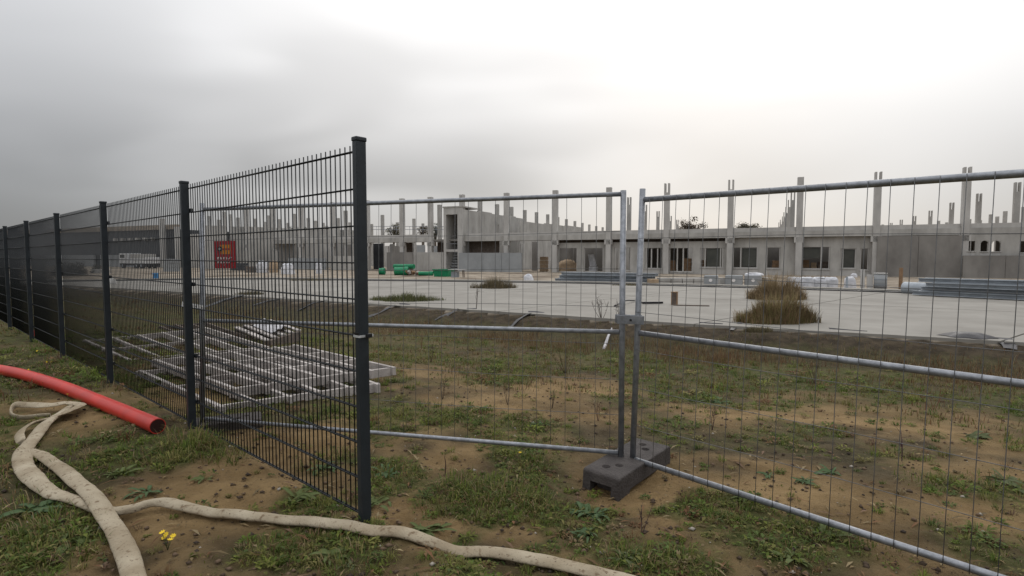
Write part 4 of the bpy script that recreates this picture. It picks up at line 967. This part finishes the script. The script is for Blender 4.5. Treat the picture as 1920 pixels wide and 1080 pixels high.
solo(m, 'slanted_slab', M['white'], 'pale slanted slab standing on a block in the hall opening', 'slab', a)
# small truck and a barrel at the left
p, k = sc_at(262, 503); t = thing('parked_truck', 'white flatbed truck parked before the dark hall, seen through the mesh', 'truck', p)
S = 1.0
def trbox(nm, x0, x1, y0, y1, mt, d0=-1.1, d1=1.1):
    m = MB(); m.box(p + BD * (x0 + x1) / 2 + BN * (d0 + d1) / 2 + Z3 * (y0 + y1) / 2, BD * (x1 - x0) / 2, BN * (d1 - d0) / 2, Z3 * (y1 - y0) / 2); return m.build(nm, M[mt], t, .04)
trbox('chassis', -3.0, 3.2, .45, .75, 'foil'); cabp = trbox('cab', -3.2, -1.4, .76, 2.3, 'truck'); trbox('bed', -1.3, 3.2, .76, .95, 'truck')
for x in (-1.25, 3.1): trbox('board', x, x + .08, .96, 1.7, 'truck')
trbox('side_board', -1.2, 3.1, .96, 1.5, 'truck', -1.1, -1.04); trbox('cargo', -.8, 2.6, .96, 2.2, 'concrete', -.9, .9); trbox('window', -2.9, -1.8, 1.6, 2.1, 'glass', -1.12, -1.09)
for x in (-2.4, .9, 2.2):
    for s in (-1, 1): m = MB(); c = p + BD * x + BN * s * .95 + Z3 * .45; m.tube([c - BN * .14, c + BN * .14], .45, 18); w_ = m.build('wheel', M['foil'], t); m = MB(); m.tube([c - BN * .15, c + BN * .15], .2, 12); m.build('rim', M['steel'], w_)
p, k = sc_at(292, 523); m = MB(); m.tube([p, p + Z3 * .07, p + Z3 * .12, p + Z3 * .36, p + Z3 * .42, p + Z3 * .48], [.2, .22, .2, .2, .22, .2], 16); solo(m, 'plastic_barrel', M['blue'], 'small bright blue barrel on the site behind the mesh fence', 'barrel', p)
for i, (x, y, w, h, mt, lab) in enumerate(((450, 507, 26, 14, 'darkpanel', 'dark grey container right of the red sign'), (472, 511, 14, 12, 'timberdark', 'small dark box on bare soil right of the red sign'), (322, 509, 22, 24, 'concrete_blue', 'pale grey board stack at the far left column'), (190, 512, 26, 8, 'concrete_light', 'low pale slab stack left of the truck'), (208, 545, 22, 20, 'concrete_light', 'pale rounded rubble heap on the floor behind the third post'))):
    p, k = sc_at(x, y)
    if i == 4: lump('rubble_heap', lab, 'rubble', x, 534, 26, 14, 'concrete_light', seed=40, boxy=.9); continue
    t = thing('stored_box', lab, 'box', p); n = 3
    for q in range(n): m = MB(); obox(m, p + Z3 * (h / k * q / n), w / k - .1 * (q % 2), 1.2, h / k / n - .03); m.build('layer', M[mt], t)
p, k = sc_at(66, 632); m = MB(); m.bar(p - Z3 * .1, p + Z3 * .13, .05, .05, up=(0, 1, 0)); st_ = solo(m, 'marker_peg', mat('peg_red', (.75, .10, .08), .5, .1, 5, 0), 'small red marker peg in the grass at the foot of a fence post', 'peg', p)
# leaning birch stake on the bank
a = G(1132, 655); b_ = G(1147, 624) + Z3 * .12; m = MB(); m.tube(spline([a - Z3 * .02, (a + b_) / 2 + Z3 * .03, b_], 5), [.045, .042, .04, .038, .036, .033, .032, .03, .028, .025, .02], 7)
solo(m, 'leaning_stake', M['sheet'], 'short pale birch stake leaning on the bank left of the join posts', 'stake', a)

# ------------------------------------------------------------------ trees beyond the hall
def tree(px, ybase_top, wpx, hpx, Y, lab, tone, sparse=1.0):  # tone is lightened: distance haze is put into the leaf colour
    c = AT(px, ybase_top + hpx / 2, Y); k = FPX / Y; rx, rz = wpx / 2 / k, hpx / k * .62; base = np.array([c[0], c[1], -.4])
    t = thing('broadleaf_tree', lab, 'tree', base, 'trees beyond the hall')
    top = c[2] + rz * .5; m = MB(); m.tube([base, base + Z3 * (c[2] - base[2]) * .55, c + Z3 * rz * .3], [.35, .26, .1], 8)
    for i in range(9):
        a = 2 * math.pi * i / 9 + rng.random(); e_ = c + np.array([math.cos(a) * rx * .75, math.sin(a) * rx * .6, rz * (.6 * rng.random() - .1)]); s = base + (c - base) * (.55 + .04 * i)
        m.tube([s, (s + e_) / 2 + Z3 * .3, e_], [.12, .07, .03], 5)
    m.build('trunk', M['bark'], t)
    nc = int(30 * sparse); P = []
    for i in range(nc):
        u = rng.normal(size=3); u /= np.linalg.norm(u); rr_ = rng.random() ** .4; cc = c + u * np.array([rx, rx * .8, rz]) * rr_ * (.75 + .4 * rng.random())
        P.append(cc + rng.normal(size=(70, 3)) * np.array([.42, .42, .32]) * rx / 3.2)
    P = np.concatenate(P); n = len(P)
    colr = np.array(tone) * (.6 + .8 * rng.random((n, 1)))
    V_, q_, t_, c_ = leaves(P, rx * (.09 + .07 * rng.random(n)), rx * (.06 + .04 * rng.random(n)), rng.random(n) * 6.28, (rng.random(n) - .5) * 2, colr)
    me = fast_mesh('crown', V_ - base, q_, t_, c_, M['foliage']); link('crown', me, t)
tree(738, 416, 34, 30, 118, 'rounded grey green tree above the left roof edge', (.17, .16, .115)); tree(793, 424, 26, 18, 125, 'low brownish tree between two columns left of the stair tower', (.15, .13, .10))
tree(816, 416, 22, 28, 112, 'dark green tree close against the stair tower', (.10, .115, .085)); tree(970, 419, 22, 22, 130, 'dark tree just right of the sloping concrete flank', (.11, .11, .085))
tree(1297, 415, 54, 24, 140, 'broad brownish tree above the roof between two forked columns', (.13, .105, .08)); tree(1398, 421, 54, 16, 150, 'low wide tree above the roof right of the broad brownish one', (.13, .12, .09))
tree(612, 424, 30, 20, 128, 'grey tree top seen through the mesh left of the corner post', (.15, .14, .11)); tree(560, 428, 40, 16, 135, 'low tree top seen through the mesh above the left hall', (.14, .135, .105))
tree(1272, 421, 12, 14, 138, 'slim small tree left of the broad brownish one', (.14, .12, .09), .4)
# shrub before the dark hall
def shrub(px, yb, wpx, hpx, lab, tone, n=2600, name='bush', cat='bush'):
    p, k = sc_at(px, yb); w, h = wpx / k / 2, hpx / k; u = rng.normal(size=(n, 3)); u /= np.linalg.norm(u, axis=1)[:, None]; u[:, 2] = abs(u[:, 2])
    P = p + u * np.array([w, w * .7, h]) * (rng.random((n, 1)) ** .4) * (.7 + .5 * vnoise(u[:, 0] * 3 + 9, u[:, 2] * 3)[:, None])
    V_, q_, t_, c_ = leaves(P, w * (.10 + .08 * rng.random(n)), w * .06 * np.ones(n), rng.random(n) * 6.28, (rng.random(n) - .5) * 2, np.array(tone) * (.6 + .8 * rng.random((n, 1))))
    t = thing(name, lab, cat, p); link('foliage', fast_mesh('foliage', V_ - p, q_, t_, c_, M['foliage']), t)
    m = MB()
    for i in range(6): m.tube([p, p + np.array([rng.normal() * w * .4, rng.normal() * w * .3, h * .8])], [.05, .015], 5)
    m.build('stem', M['bark'], t)
shrub(130, 517, 66, 28, 'dark bush in front of the pale base of the dark hall', (.05, .045, .03)); shrub(182, 512, 24, 18, 'small dark bush left of the parked truck', (.045, .043, .03))

# ------------------------------------------------------------------ grasses and weeds
def keep_out(P):                          # no blades under the hose's line of sight is needed; keep off the floor and the hall
    return edge_u(P[:, 0], P[:, 1]) > .12
GREENS = np.array([(.100, .138, .026), (.130, .152, .030), (.082, .116, .024), (.155, .155, .045), (.185, .165, .060), (.088, .122, .036)])
DRY = np.array([(.21, .155, .080), (.18, .112, .055), (.25, .195, .11), (.165, .088, .045), (.15, .095, .062)])
def scatter(n, r0, r1, power=1.0):
    a = (rng.random(n) - .5) * R(125); r = r0 * (r1 / r0) ** (rng.random(n) ** power); return np.stack([np.sin(a) * r, np.cos(a) * r], 1)
parts = []
Pt = scatter(24000, 1.4, 11.0, .85); u = edge_u(Pt[:, 0], Pt[:, 1]); c, _, _ = zones(Pt[:, 0], Pt[:, 1])
ok = (rng.random(len(Pt)) < sstep(.12, .95, c) * .95 + .012) & (u > 2.3); Pt, ct = Pt[ok], np.clip(c[ok], 0, 1.3)
nb = rng.integers(5, 13, len(Pt)); own = np.repeat(np.arange(len(Pt)), nb); n = len(own)
rad = (.012 + .035 * rng.random(len(Pt)))[own]; a = rng.random(n) * 6.28; rr_ = rad * np.sqrt(rng.random(n))
X = Pt[own, 0] + np.cos(a) * rr_; Y = Pt[own, 1] + np.sin(a) * rr_
hh = (.016 + .036 * rng.random(len(Pt)) * (.35 + ct))[own] * (.6 + .7 * rng.random(n)); dist = np.hypot(X, Y)
base = np.stack([X, Y, hgt(X, Y) - .004], 1); ci = rng.integers(0, 6, len(Pt))[own]; cb = GREENS[ci] * (.65 + .6 * rng.random((n, 1)))
dry = rng.random(n) < .20; cb[dry] = DRY[rng.integers(0, 3, dry.sum())] * .85
parts.append(blades(base, hh, (.0028 + .0022 * rng.random(n)) * np.clip(dist / 3.2, 1, 2.6), a + rng.normal(0, .5, n), .45 + .65 * rng.random(n), cb))
# taller tufts in the places where the photograph shows them
def tuft(px, py, rad_, n, h, dryness=.2, lean=.9):
    n = int(n * .6); h = h * .8
    p = G(px, py); a = rng.random(n) * 6.28; r_ = rad_ * np.sqrt(rng.random(n)); X, Y = p[0] + np.cos(a) * r_, p[1] + np.sin(a) * r_
    cb = GREENS[rng.integers(0, 6, n)] * (.6 + .7 * rng.random((n, 1))); d_ = rng.random(n) < dryness; cb[d_] = DRY[rng.integers(0, 3, d_.sum())]
    parts.append(blades(np.stack([X, Y, hgt(X, Y) - .005], 1), h * (.45 + .75 * rng.random(n)), (.0034 + .003 * rng.random(n)) * max(1, np.hypot(p[0], p[1]) / 4), a + rng.normal(0, .7, n), lean * (.3 + rng.random(n)), cb))
for q in ((352, 835, .22, 420, .20, .25), (395, 850, .2, 300, .15, .2), (300, 862, .25, 300, .10), (430, 860, .15, 160, .12), (110, 990, .22, 420, .13), (60, 960, .2, 300, .12), (140, 1035, .2, 300, .10), (40, 1050, .2, 300, .11), (30, 900, .3, 300, .11, .4),
          (870, 915, .2, 480, .13), (935, 930, .22, 520, .14), (985, 940, .18, 420, .13), (1000, 870, .16, 260, .10), (820, 950, .16, 220, .09), (900, 960, .16, 260, .11), (720, 895, .16, 240, .10), (745, 890, .14, 180, .09), (590, 1010, .14, 200, .09, .3), (660, 1060, .15, 200, .10),
          (500, 1030, .14, 180, .08), (600, 935, .12, 160, .08), (1180, 1055, .14, 220, .11), (1260, 1050, .14, 180, .1), (1310, 930, .1, 120, .08), (1540, 1000, .14, 220, .10), (1500, 985, .1, 130, .08), (1640, 1030, .14, 150, .08), (1000, 800, .2, 200, .09), (880, 785, .2, 200, .09),
          (960, 790, .14, 130, .08), (1320, 770, .22, 180, .08), (1560, 810, .2, 180, .08), (1740, 905, .2, 180, .09), (1340, 725, .25, 150, .12), (700, 790, .2, 140, .08), (620, 855, .14, 200, .10), (585, 880, .12, 160, .10), (770, 1010, .1, 90, .08, .1), (1440, 950, .08, 90, .06), (1870, 905, .2, 160, .1)): tuft(*q)
# many small separate clumps of low growth all over the bare soil
lparts = []
Pt = scatter(9500, 1.5, 15.0, .80); u = edge_u(Pt[:, 0], Pt[:, 1]); c, _, _ = zones(Pt[:, 0], Pt[:, 1])
ok = (rng.random(len(Pt)) < .16 + .80 * sstep(-.25, .9, c)) & (u > 2.2); Pt = Pt[ok]; c = np.clip(c[ok], -.3, 1.2); m_ = len(Pt); dd = np.hypot(Pt[:, 0], Pt[:, 1])
crad = (.018 + .065 * rng.random(m_) ** 1.8 * (.6 + .5 * np.clip(c, 0, 1))) * np.clip(dd / 4, .8, 2.0); kind = rng.random(m_); pal = GREENS[rng.integers(0, 6, m_)] * (.75 + .5 * rng.random((m_, 1)))
brown = rng.random(m_) < .16; pal[brown] = DRY[rng.integers(0, 5, brown.sum())] * .9
nb = (14 + 30 * rng.random(m_)).astype(int); own = np.repeat(np.arange(m_), nb); n = len(own); a = rng.random(n) * 6.28; rr_ = crad[own] * np.sqrt(rng.random(n)) * .8
X = Pt[own, 0] + np.cos(a) * rr_; Y = Pt[own, 1] + np.sin(a) * rr_ * .8; B0 = np.stack([X, Y, hgt(X, Y) - .003], 1); cb = pal[own] * (.65 + .65 * rng.random((n, 1))); g = kind[own] < .5; rc = crad[own]
parts.append(blades(B0[g], (rc * (.45 + .6 * rng.random(n)) + .012)[g], (.0028 + .002 * rng.random(n) + rc * .022)[g], (a + rng.normal(0, .4, n))[g], (.45 + .6 * rng.random(n))[g], cb[g]))
g = ~g; lparts.append(leaves(B0[g] + np.array([0, 0, .006]) + np.array([0, 0, 1.]) * (rc * .35 * rng.random(n))[g][:, None], (rc * (.25 + .4 * rng.random(n)) + .008)[g], (rc * (.10 + .14 * rng.random(n)) + .004)[g], (a + rng.normal(0, .5, n))[g], rng.normal(.25, .3, n)[g], cb[g]))
V_, q_, t_, c_ = merge(parts); tag(link('grass', fast_mesh('grass', V_, q_, t_, c_, M['foliage'])), kind='stuff')
# low broad-leaved ground cover
Pt = scatter(60000, 1.4, 9.5, .85); u = edge_u(Pt[:, 0], Pt[:, 1]); c, _, _ = zones(Pt[:, 0], Pt[:, 1]); pn = vnoise(Pt[:, 0] * 3.7 + 40, Pt[:, 1] * 3.7)
ok = (rng.random(len(Pt)) < sstep(.25, 1.1, c) * sstep(.3, .7, pn)) & (u > 2.3); Pt = Pt[ok]; n = len(Pt)
tp = leaves(np.stack([Pt[:, 0], Pt[:, 1], hgt(Pt[:, 0], Pt[:, 1]) + .006 + .03 * rng.random(n)], 1), .018 + .032 * rng.random(n), .010 + .014 * rng.random(n), rng.random(n) * 6.28, rng.normal(.15, .35, n), GREENS[rng.integers(0, 6, n)] * (.55 + .6 * rng.random((n, 1))))
V_, q_, t_, c_ = merge([tp] + lparts); tag(link('ground_cover', fast_mesh('ground_cover', V_, q_, t_, c_, M['foliage'])), kind='stuff')
# dry red-brown growth on and before the bank, and sparse growth far left
parts = []
Pt = scatter(42000, 7.0, 42.0, .8); u = edge_u(Pt[:, 0], Pt[:, 1]); pn = fbm(Pt[:, 0] * .6 + 11, Pt[:, 1] * .6, 3)
ok = (u > .15) & (rng.random(len(Pt)) < sstep(.30, .62, pn) * np.where((u > 1.3) & (u < 3.6), 1.3, np.where(u < 1.3, .28, .42))); Pt = Pt[ok]; u = u[ok]; n0 = len(Pt)
nb = 6; own = np.repeat(np.arange(n0), nb); n = len(own); X = Pt[own, 0] + rng.normal(0, .07, n); Y = Pt[own, 1] + rng.normal(0, .07, n)
tall = np.where((u > 1.2) & (u < 3.2), .24, .10)[own]
cb = DRY[rng.integers(0, 5, n)] * (.55 + .6 * rng.random((n, 1))); g = (rng.random(n) < .35) & (tall < .2); cb[g] = GREENS[rng.integers(0, 6, g.sum())] * .9
parts.append(blades(np.stack([X, Y, hgt(X, Y) - .01], 1), tall * (.3 + .9 * rng.random(n)), .006 + .006 * rng.random(n), rng.random(n) * 6.28, .15 + .5 * rng.random(n), cb))
V_, q_, t_, c_ = merge(parts); tag(link('dry_grass', fast_mesh('dry_grass', V_, q_, t_, c_, M['foliage'])), kind='stuff')
# clods, pebbles, bits of dead stem
Pt = scatter(11000, 1.5, 10.0, .8); ok = edge_u(Pt[:, 0], Pt[:, 1]) > 2.2; Pt = Pt[ok]; n = len(Pt); sz = .004 + .017 * rng.random(n) ** 4
oc = np.array([(1, 0, 0), (0, 1, 0), (-1, 0, 0), (0, -1, 0), (0, 0, 1), (0, 0, -.5)], float)
V_ = np.stack([Pt[:, 0], Pt[:, 1], hgt(Pt[:, 0], Pt[:, 1]) + sz * .3], 1)[:, None, :] + oc[None] * sz[:, None, None] * (.6 + .8 * rng.random((n, 6, 1))) * np.array([1, 1, .7])
T = (np.arange(n)[:, None, None] * 6 + np.array([(0, 1, 4), (1, 2, 4), (2, 3, 4), (3, 0, 4), (1, 0, 5), (2, 1, 5), (3, 2, 5), (0, 3, 5)])[None]).reshape(-1, 3)
cp = np.array([(.07, .05, .035), (.13, .09, .06), (.05, .038, .03), (.30, .27, .23)])[rng.choice(4, n, p=[.45, .3, .2, .05])]
tag(link('pebbles', fast_mesh('pebbles', V_.reshape(-1, 3), np.zeros((0, 4), int), T, np.repeat(cp, 6, 0), tint_mat('pebble_stone', .95, 0.0))), kind='stuff')
Pt = scatter(2600, 1.5, 10.0, .8); Pt = Pt[edge_u(Pt[:, 0], Pt[:, 1]) > 2.2]; n = len(Pt); a = rng.random(n) * 6.28
tp = leaves(np.stack([Pt[:, 0], Pt[:, 1], hgt(Pt[:, 0], Pt[:, 1]) + .012], 1), .03 + .12 * rng.random(n) ** 2, .006 + .014 * rng.random(n), a, rng.normal(.08, .1, n), DRY[rng.integers(0, 5, n)] * (.5 + .9 * rng.random((n, 1))))
tag(link('dead_stems', fast_mesh('dead_stems', *tp, M['foliage'])), kind='stuff')

# single weeds: rosettes of long leaves, every leaf its own piece
def leaf_mesh(L, W, bend, tone, name='leaf'):
    k = 6; V_ = []; C_ = []
    for i in range(k + 1):
        t = i / k; w = W * math.sin(math.pi * min(1, t * .86 + .10)) ** .8 * .5 + .0015; z = L * (.55 * t - bend * t * t); x = L * t * (1 - .12 * t)
        for s in (-1, 0, 1): V_.append((x, s * w, z + (.16 * w if s else 0) + .004 * math.sin(i * 2 + s))); C_.append(np.array(tone) * (1.25 if s == 0 else 1.0))
    Q_ = [(i * 3 + j, i * 3 + j + 1, i * 3 + j + 4, i * 3 + j + 3) for i in range(k) for j in (0, 1)]
    return fast_mesh(name, np.array(V_), np.array(Q_), np.zeros((0, 3), int), np.array(C_), M['foliage'])
LM = [[leaf_mesh(1.0, w, b, tone) for w, b in ((.20, .45), (.26, .55), (.16, .40))] for tone in ((.075, .115, .052), (.105, .130, .048), (.090, .105, .048))]
def rosette(px, py, size, n, tone, label, ramble=.25):
    p = G(px, py); t = thing('leafy_weed', label, 'weed', p, 'leafy weeds on the bare soil'); L = size / FPX * math.hypot(p[0], p[1]) / 2 * .85; n = int(n * 1.5)
    for i in range(n):
        a = i * 2.4 + rng.random() * .5; o = link('leaf', LM[tone][i % 3], t); s = L * (.35 + .75 * rng.random())
        o.scale = (s, s * (.8 + .5 * rng.random()), s); o.rotation_euler = (rng.normal(0, .35), -rng.random() * .35 + .22, a + rng.normal(0, .3)); o.location = (rng.normal(0, L * .22), rng.normal(0, L * .16), .006)
ROS = [(1115, 968, 110, 20, 0, 'large blue green rosette weed in front of the rubber foot block'), (1095, 1004, 70, 14, 0, 'smaller blue green rosette weed just below the largest one'), (560, 935, 100, 16, 1, 'broad light green weed above the hose in front of the mesh fence'), (800, 1000, 120, 16, 1, 'spreading green weed against the hose, middle of the foreground'),
       (700, 945, 90, 16, 1, 'bright green weed at the right side of the corner post'), (725, 890, 90, 16, 0, 'dark green weed behind and right of the corner post'), (1170, 890, 60, 10, 1, 'thin leaved weed in front of the rubber foot block end'), (610, 880, 70, 14, 0, 'green weed seen behind the mesh near the corner post'),
       (1345, 755, 60, 12, 0, 'green weed far behind the right panel near a red stem'), (1508, 905, 55, 12, 0, 'small dark green weed in the sand behind the right panel'), (1555, 888, 60, 12, 0, 'flat green weed on the sand right of the small dark one'), (1440, 893, 45, 10, 0, 'tiny green weed alone on sand behind the right panel'),
       (1545, 1005, 90, 16, 1, 'green weed under the sloping lower rail at the right'), (1395, 935, 70, 14, 1, 'weed just behind the lower rail at the right'), (1480, 1050, 90, 14, 1, 'yellow green weed at the bottom edge at the right'), (1830, 820, 60, 12, 2, 'pale green weed far at the right edge'), (1880, 905, 80, 14, 2, 'wide weed at the right picture edge'),
       (1175, 1050, 90, 16, 2, 'yellowish weed at the end of the hose by the bottom edge'), (620, 1045, 90, 16, 1, 'weed with long leaves below the hose left of centre'), (655, 1062, 70, 12, 2, 'small weed at the bottom edge below the corner post'), (75, 960, 110, 18, 0, 'dark green weed beside the lower left hose'), (130, 1020, 100, 16, 1, 'light green weed at the lower left corner'),
       (1010, 800, 60, 12, 0, 'weed on the soil left of the joined uprights'), (905, 770, 60, 12, 1, 'small weed on the soil beyond the long lower rail'), (225, 890, 70, 12, 1, 'low weed on the sand right of the wide hose'), (270, 925, 70, 12, 0, 'green weed above the narrow crossing of the hose'), (385, 900, 60, 12, 1, 'short weed on the sand mound before the fence')]
for q in ROS: rosette(*q)
# dried stalks
def stalk(px, py, hpx, lab, tone=(.085, .06, .04), n=3, spread=.3, tw=5):
    p = G(px, py); k = FPX / p[1]; h = hpx / k; m = MB()
    for i in range(n):
        a = rng.random() * 6.28; tip = p + np.array([math.cos(a) * spread * h * rng.random(), math.sin(a) * spread * h * .5 * rng.random(), h * (.65 + .35 * rng.random())])
        pth = [p - Z3 * .02, (p + tip) / 2 + rng.normal(0, .03 * h, 3), tip]; r0 = max(.0028, .55 / k); m.tube(spline(pth, 4), list(np.linspace(r0, r0 * .4, 9)), 5)
        for j in range(tw):
            f = .35 + .6 * rng.random(); s = p + (tip - p) * f; m.tube([s, s + rng.normal(0, .10 * h, 3) + Z3 * h * .12], [r0 * .5, r0 * .25], 4)
    return solo(m, 'dried_stalk', mat('stalk', tone, .9, .3, 20, 0), lab, 'dry plant', p, 'dried stalks on the site')
for q in ((808, 680, 38, 'dark dried stalk behind the corner post, left of the site soil'), (830, 748, 50, 'dried stalk on the soil above the lower rail, left one'), (952, 758, 50, 'thin upright dried stalk on the soil, middle one'), (1035, 765, 42, 'leaning dried stalk on the soil left of the uprights'), (1122, 790, 46, 'forked reddish stalk just left of the uprights', (.11, .055, .04)),
          (1335, 806, 58, 'dark purple dried stalk right of the joined uprights', (.075, .04, .045)), (1691, 865, 66, 'tall purple dried stalk behind the right panel', (.075, .038, .05), 2, .08, 9), (1203, 1000, 60, 'thorny dry twig right of the rosette weed', (.07, .045, .04), 4, .6, 3), (1528, 720, 60, 'loose dry bush stalks far behind the right panel', (.10, .08, .055), 7, .5, 4),
          (834, 892, 46, 'two thin dark stems in the sand right of the corner post', (.05, .025, .02), 2, .05, 0), (1752, 770, 50, 'red brown dry stalk far behind the right panel', (.14, .06, .035), 4, .7, 4), (1060, 700, 66, 'wide yellowish dry bush on the soil left of the uprights', (.13, .105, .05), 12, .9, 7)): stalk(*q)
def stalks_floor(px, py, hpx, lab, n): return stalk(px, py, hpx, lab, (.10, .085, .07), n, .55, 5)
stalks_floor(1128, 601, 52, 'thin pale saplings at the floor edge left of the join posts', 6); stalks_floor(1160, 603, 46, 'thin pale sapling close against the join posts', 3); stalks_floor(893, 583, 52, 'pair of thin leaning stems at the floor edge in the middle', 2)
for px, py, hpx, n, lb in ((790, 655, 40, 5, 'tan dry reeds at the bank foot, second from the corner post'), (990, 660, 40, 4, 'tan dry reeds at the bank foot in the middle of the left barrier'), (1060, 662, 40, 4, 'tan dry reeds at the bank foot nearest to the birch stake'), (720, 640, 36, 4, 'tan dry reeds at the bank foot just right of the corner post')): stalk(px, py, hpx, lb, (.20, .14, .07), n, .2, 1)
# grass clumps growing on the floor
def clump(px, py, wpx, hpx, lab, n, cols, kd=None):
    p = GZ(px, py, ZS + .0); k = FPX / p[1]; w, h = wpx / k / 2, hpx / k; a = rng.random(n) * 6.28; r_ = np.sqrt(rng.random(n)); jg = .72 + .5 * vnoise(np.cos(a) * 1.6 + px, np.sin(a) * 1.6 + py); X = np.cos(a) * r_ * w * jg + rng.normal(0, .05 * w, n); Y = np.sin(a) * r_ * w * .55 * jg + rng.normal(0, .04 * w, n)
    hh = h * (1 - .68 * r_ ** 1.5) * (.35 + .9 * rng.random(n) ** 1.2) * (.6 + .7 * vnoise(X * 2.5 + 40, Y * 2.5)); cb = np.array(cols)[rng.integers(0, len(cols), n)] * (.55 + .7 * rng.random((n, 1)))
    v, q, t_, c_ = blades(np.stack([X, Y, np.zeros(n)], 1), hh, .010 + .008 * rng.random(n) + .0006 / k, a + rng.normal(0, .8, n), .1 + .4 * rng.random(n), cb)
    me = fast_mesh('grass_clump', v, q, t_, c_, M['foliage']); tag(link('grass_clump', me, None, 0, tuple(map(float, p))), lab, 'grass clump', kind=kd)
clump(1458, 604, 142, 58, 'large olive clump of grass growing on the floor edge', 6000, [(.27, .215, .11), (.20, .18, .075), (.31, .235, .13), (.26, .175, .105)])
clump(1454, 561, 102, 52, 'brown clump of dry grass behind the large olive one', 4800, [(.30, .225, .13), (.33, .25, .15), (.25, .19, .11)])
clump(926, 540, 80, 24, 'low brown grass patch on the far edge of the floor', 2600, [(.18, .15, .095), (.22, .175, .11), (.15, .125, .075)])
clump(758, 563, 130, 16, 'flat green grass wedge on the floor right of the corner post', 3000, [(.11, .13, .05), (.15, .14, .07), (.10, .11, .048)])
clump(1505, 604, 60, 44, 'thin pale grass fringe at the right side of the olive clump', 500, [(.19, .15, .09), (.15, .12, .07)])
for x, y, w, h, lab in ((580, 526, 80, 8, 'flat dry grass strip on the far floor edge seen through the mesh'), (1180, 535, 70, 5, 'thin dry grass strip at the far floor edge by the join posts'), (1420, 622, 60, 14, 'short grass along the near floor edge below the olive clump'), (470, 552, 60, 10, 'brown grass tuft on the near floor edge seen through the mesh')): clump(x, y, w, h, lab, 700, [(.17, .14, .085), (.14, .125, .07)], 'stuff')
# yellow flowers
def flower(px, py, n, lab, s=.018):
    p = G(px, py); t = thing('yellow_flower', lab, 'flower', p, 'yellow flowers in the grass'); ym = bpy.data.materials.get('petal_yellow') or mat('petal_yellow', (.72, .50, .02), .6, .15, 20, 0)
    sm = MB(); pm = MB()
    for i in range(n):
        tip = p + np.array([rng.normal(0, .02), rng.normal(0, .02), .05 + .05 * rng.random()]); sm.tube([p, tip], .0016, 4); nrm = rng.normal(0, .35, 3) + np.array([0, -.4, 1]); nrm /= np.linalg.norm(nrm); a = np.cross(nrm, (1, 0, 0)); a /= np.linalg.norm(a); b_ = np.cross(nrm, a)
        for k in range(8):
            q = k * math.pi / 4; e_ = a * math.cos(q) + b_ * math.sin(q); f_ = np.cross(nrm, e_); pm.add([tip, tip + e_ * s * .6 + f_ * s * .24, tip + e_ * s + nrm * s * .15, tip + e_ * s * .6 - f_ * s * .24], [(0, 1, 2, 3)])
    sm.build('stem', M['foliage_stem'], t); pm.build('petals', ym, t)
M['foliage_stem'] = mat('stem_green', (.07, .09, .03), .8, .2, 10, 0)
for q in ((314, 1032, 5, 'bunch of bright yellow flowers on bare sand at the lower left', .016), (92, 690, 2, 'yellow flowers left of the red pipe near a fence post', .012), (76, 670, 2, 'yellow flowers nearest to the far fence posts', .012), (52, 708, 1, 'yellow flower just beneath the red pipe', .011), (127, 757, 1, 'yellow flower between the folded hose and the red pipe', .010), (972, 868, 1, 'small yellow flower in front of the long lower rail', .014)): flower(*q[:4], s=q[4])
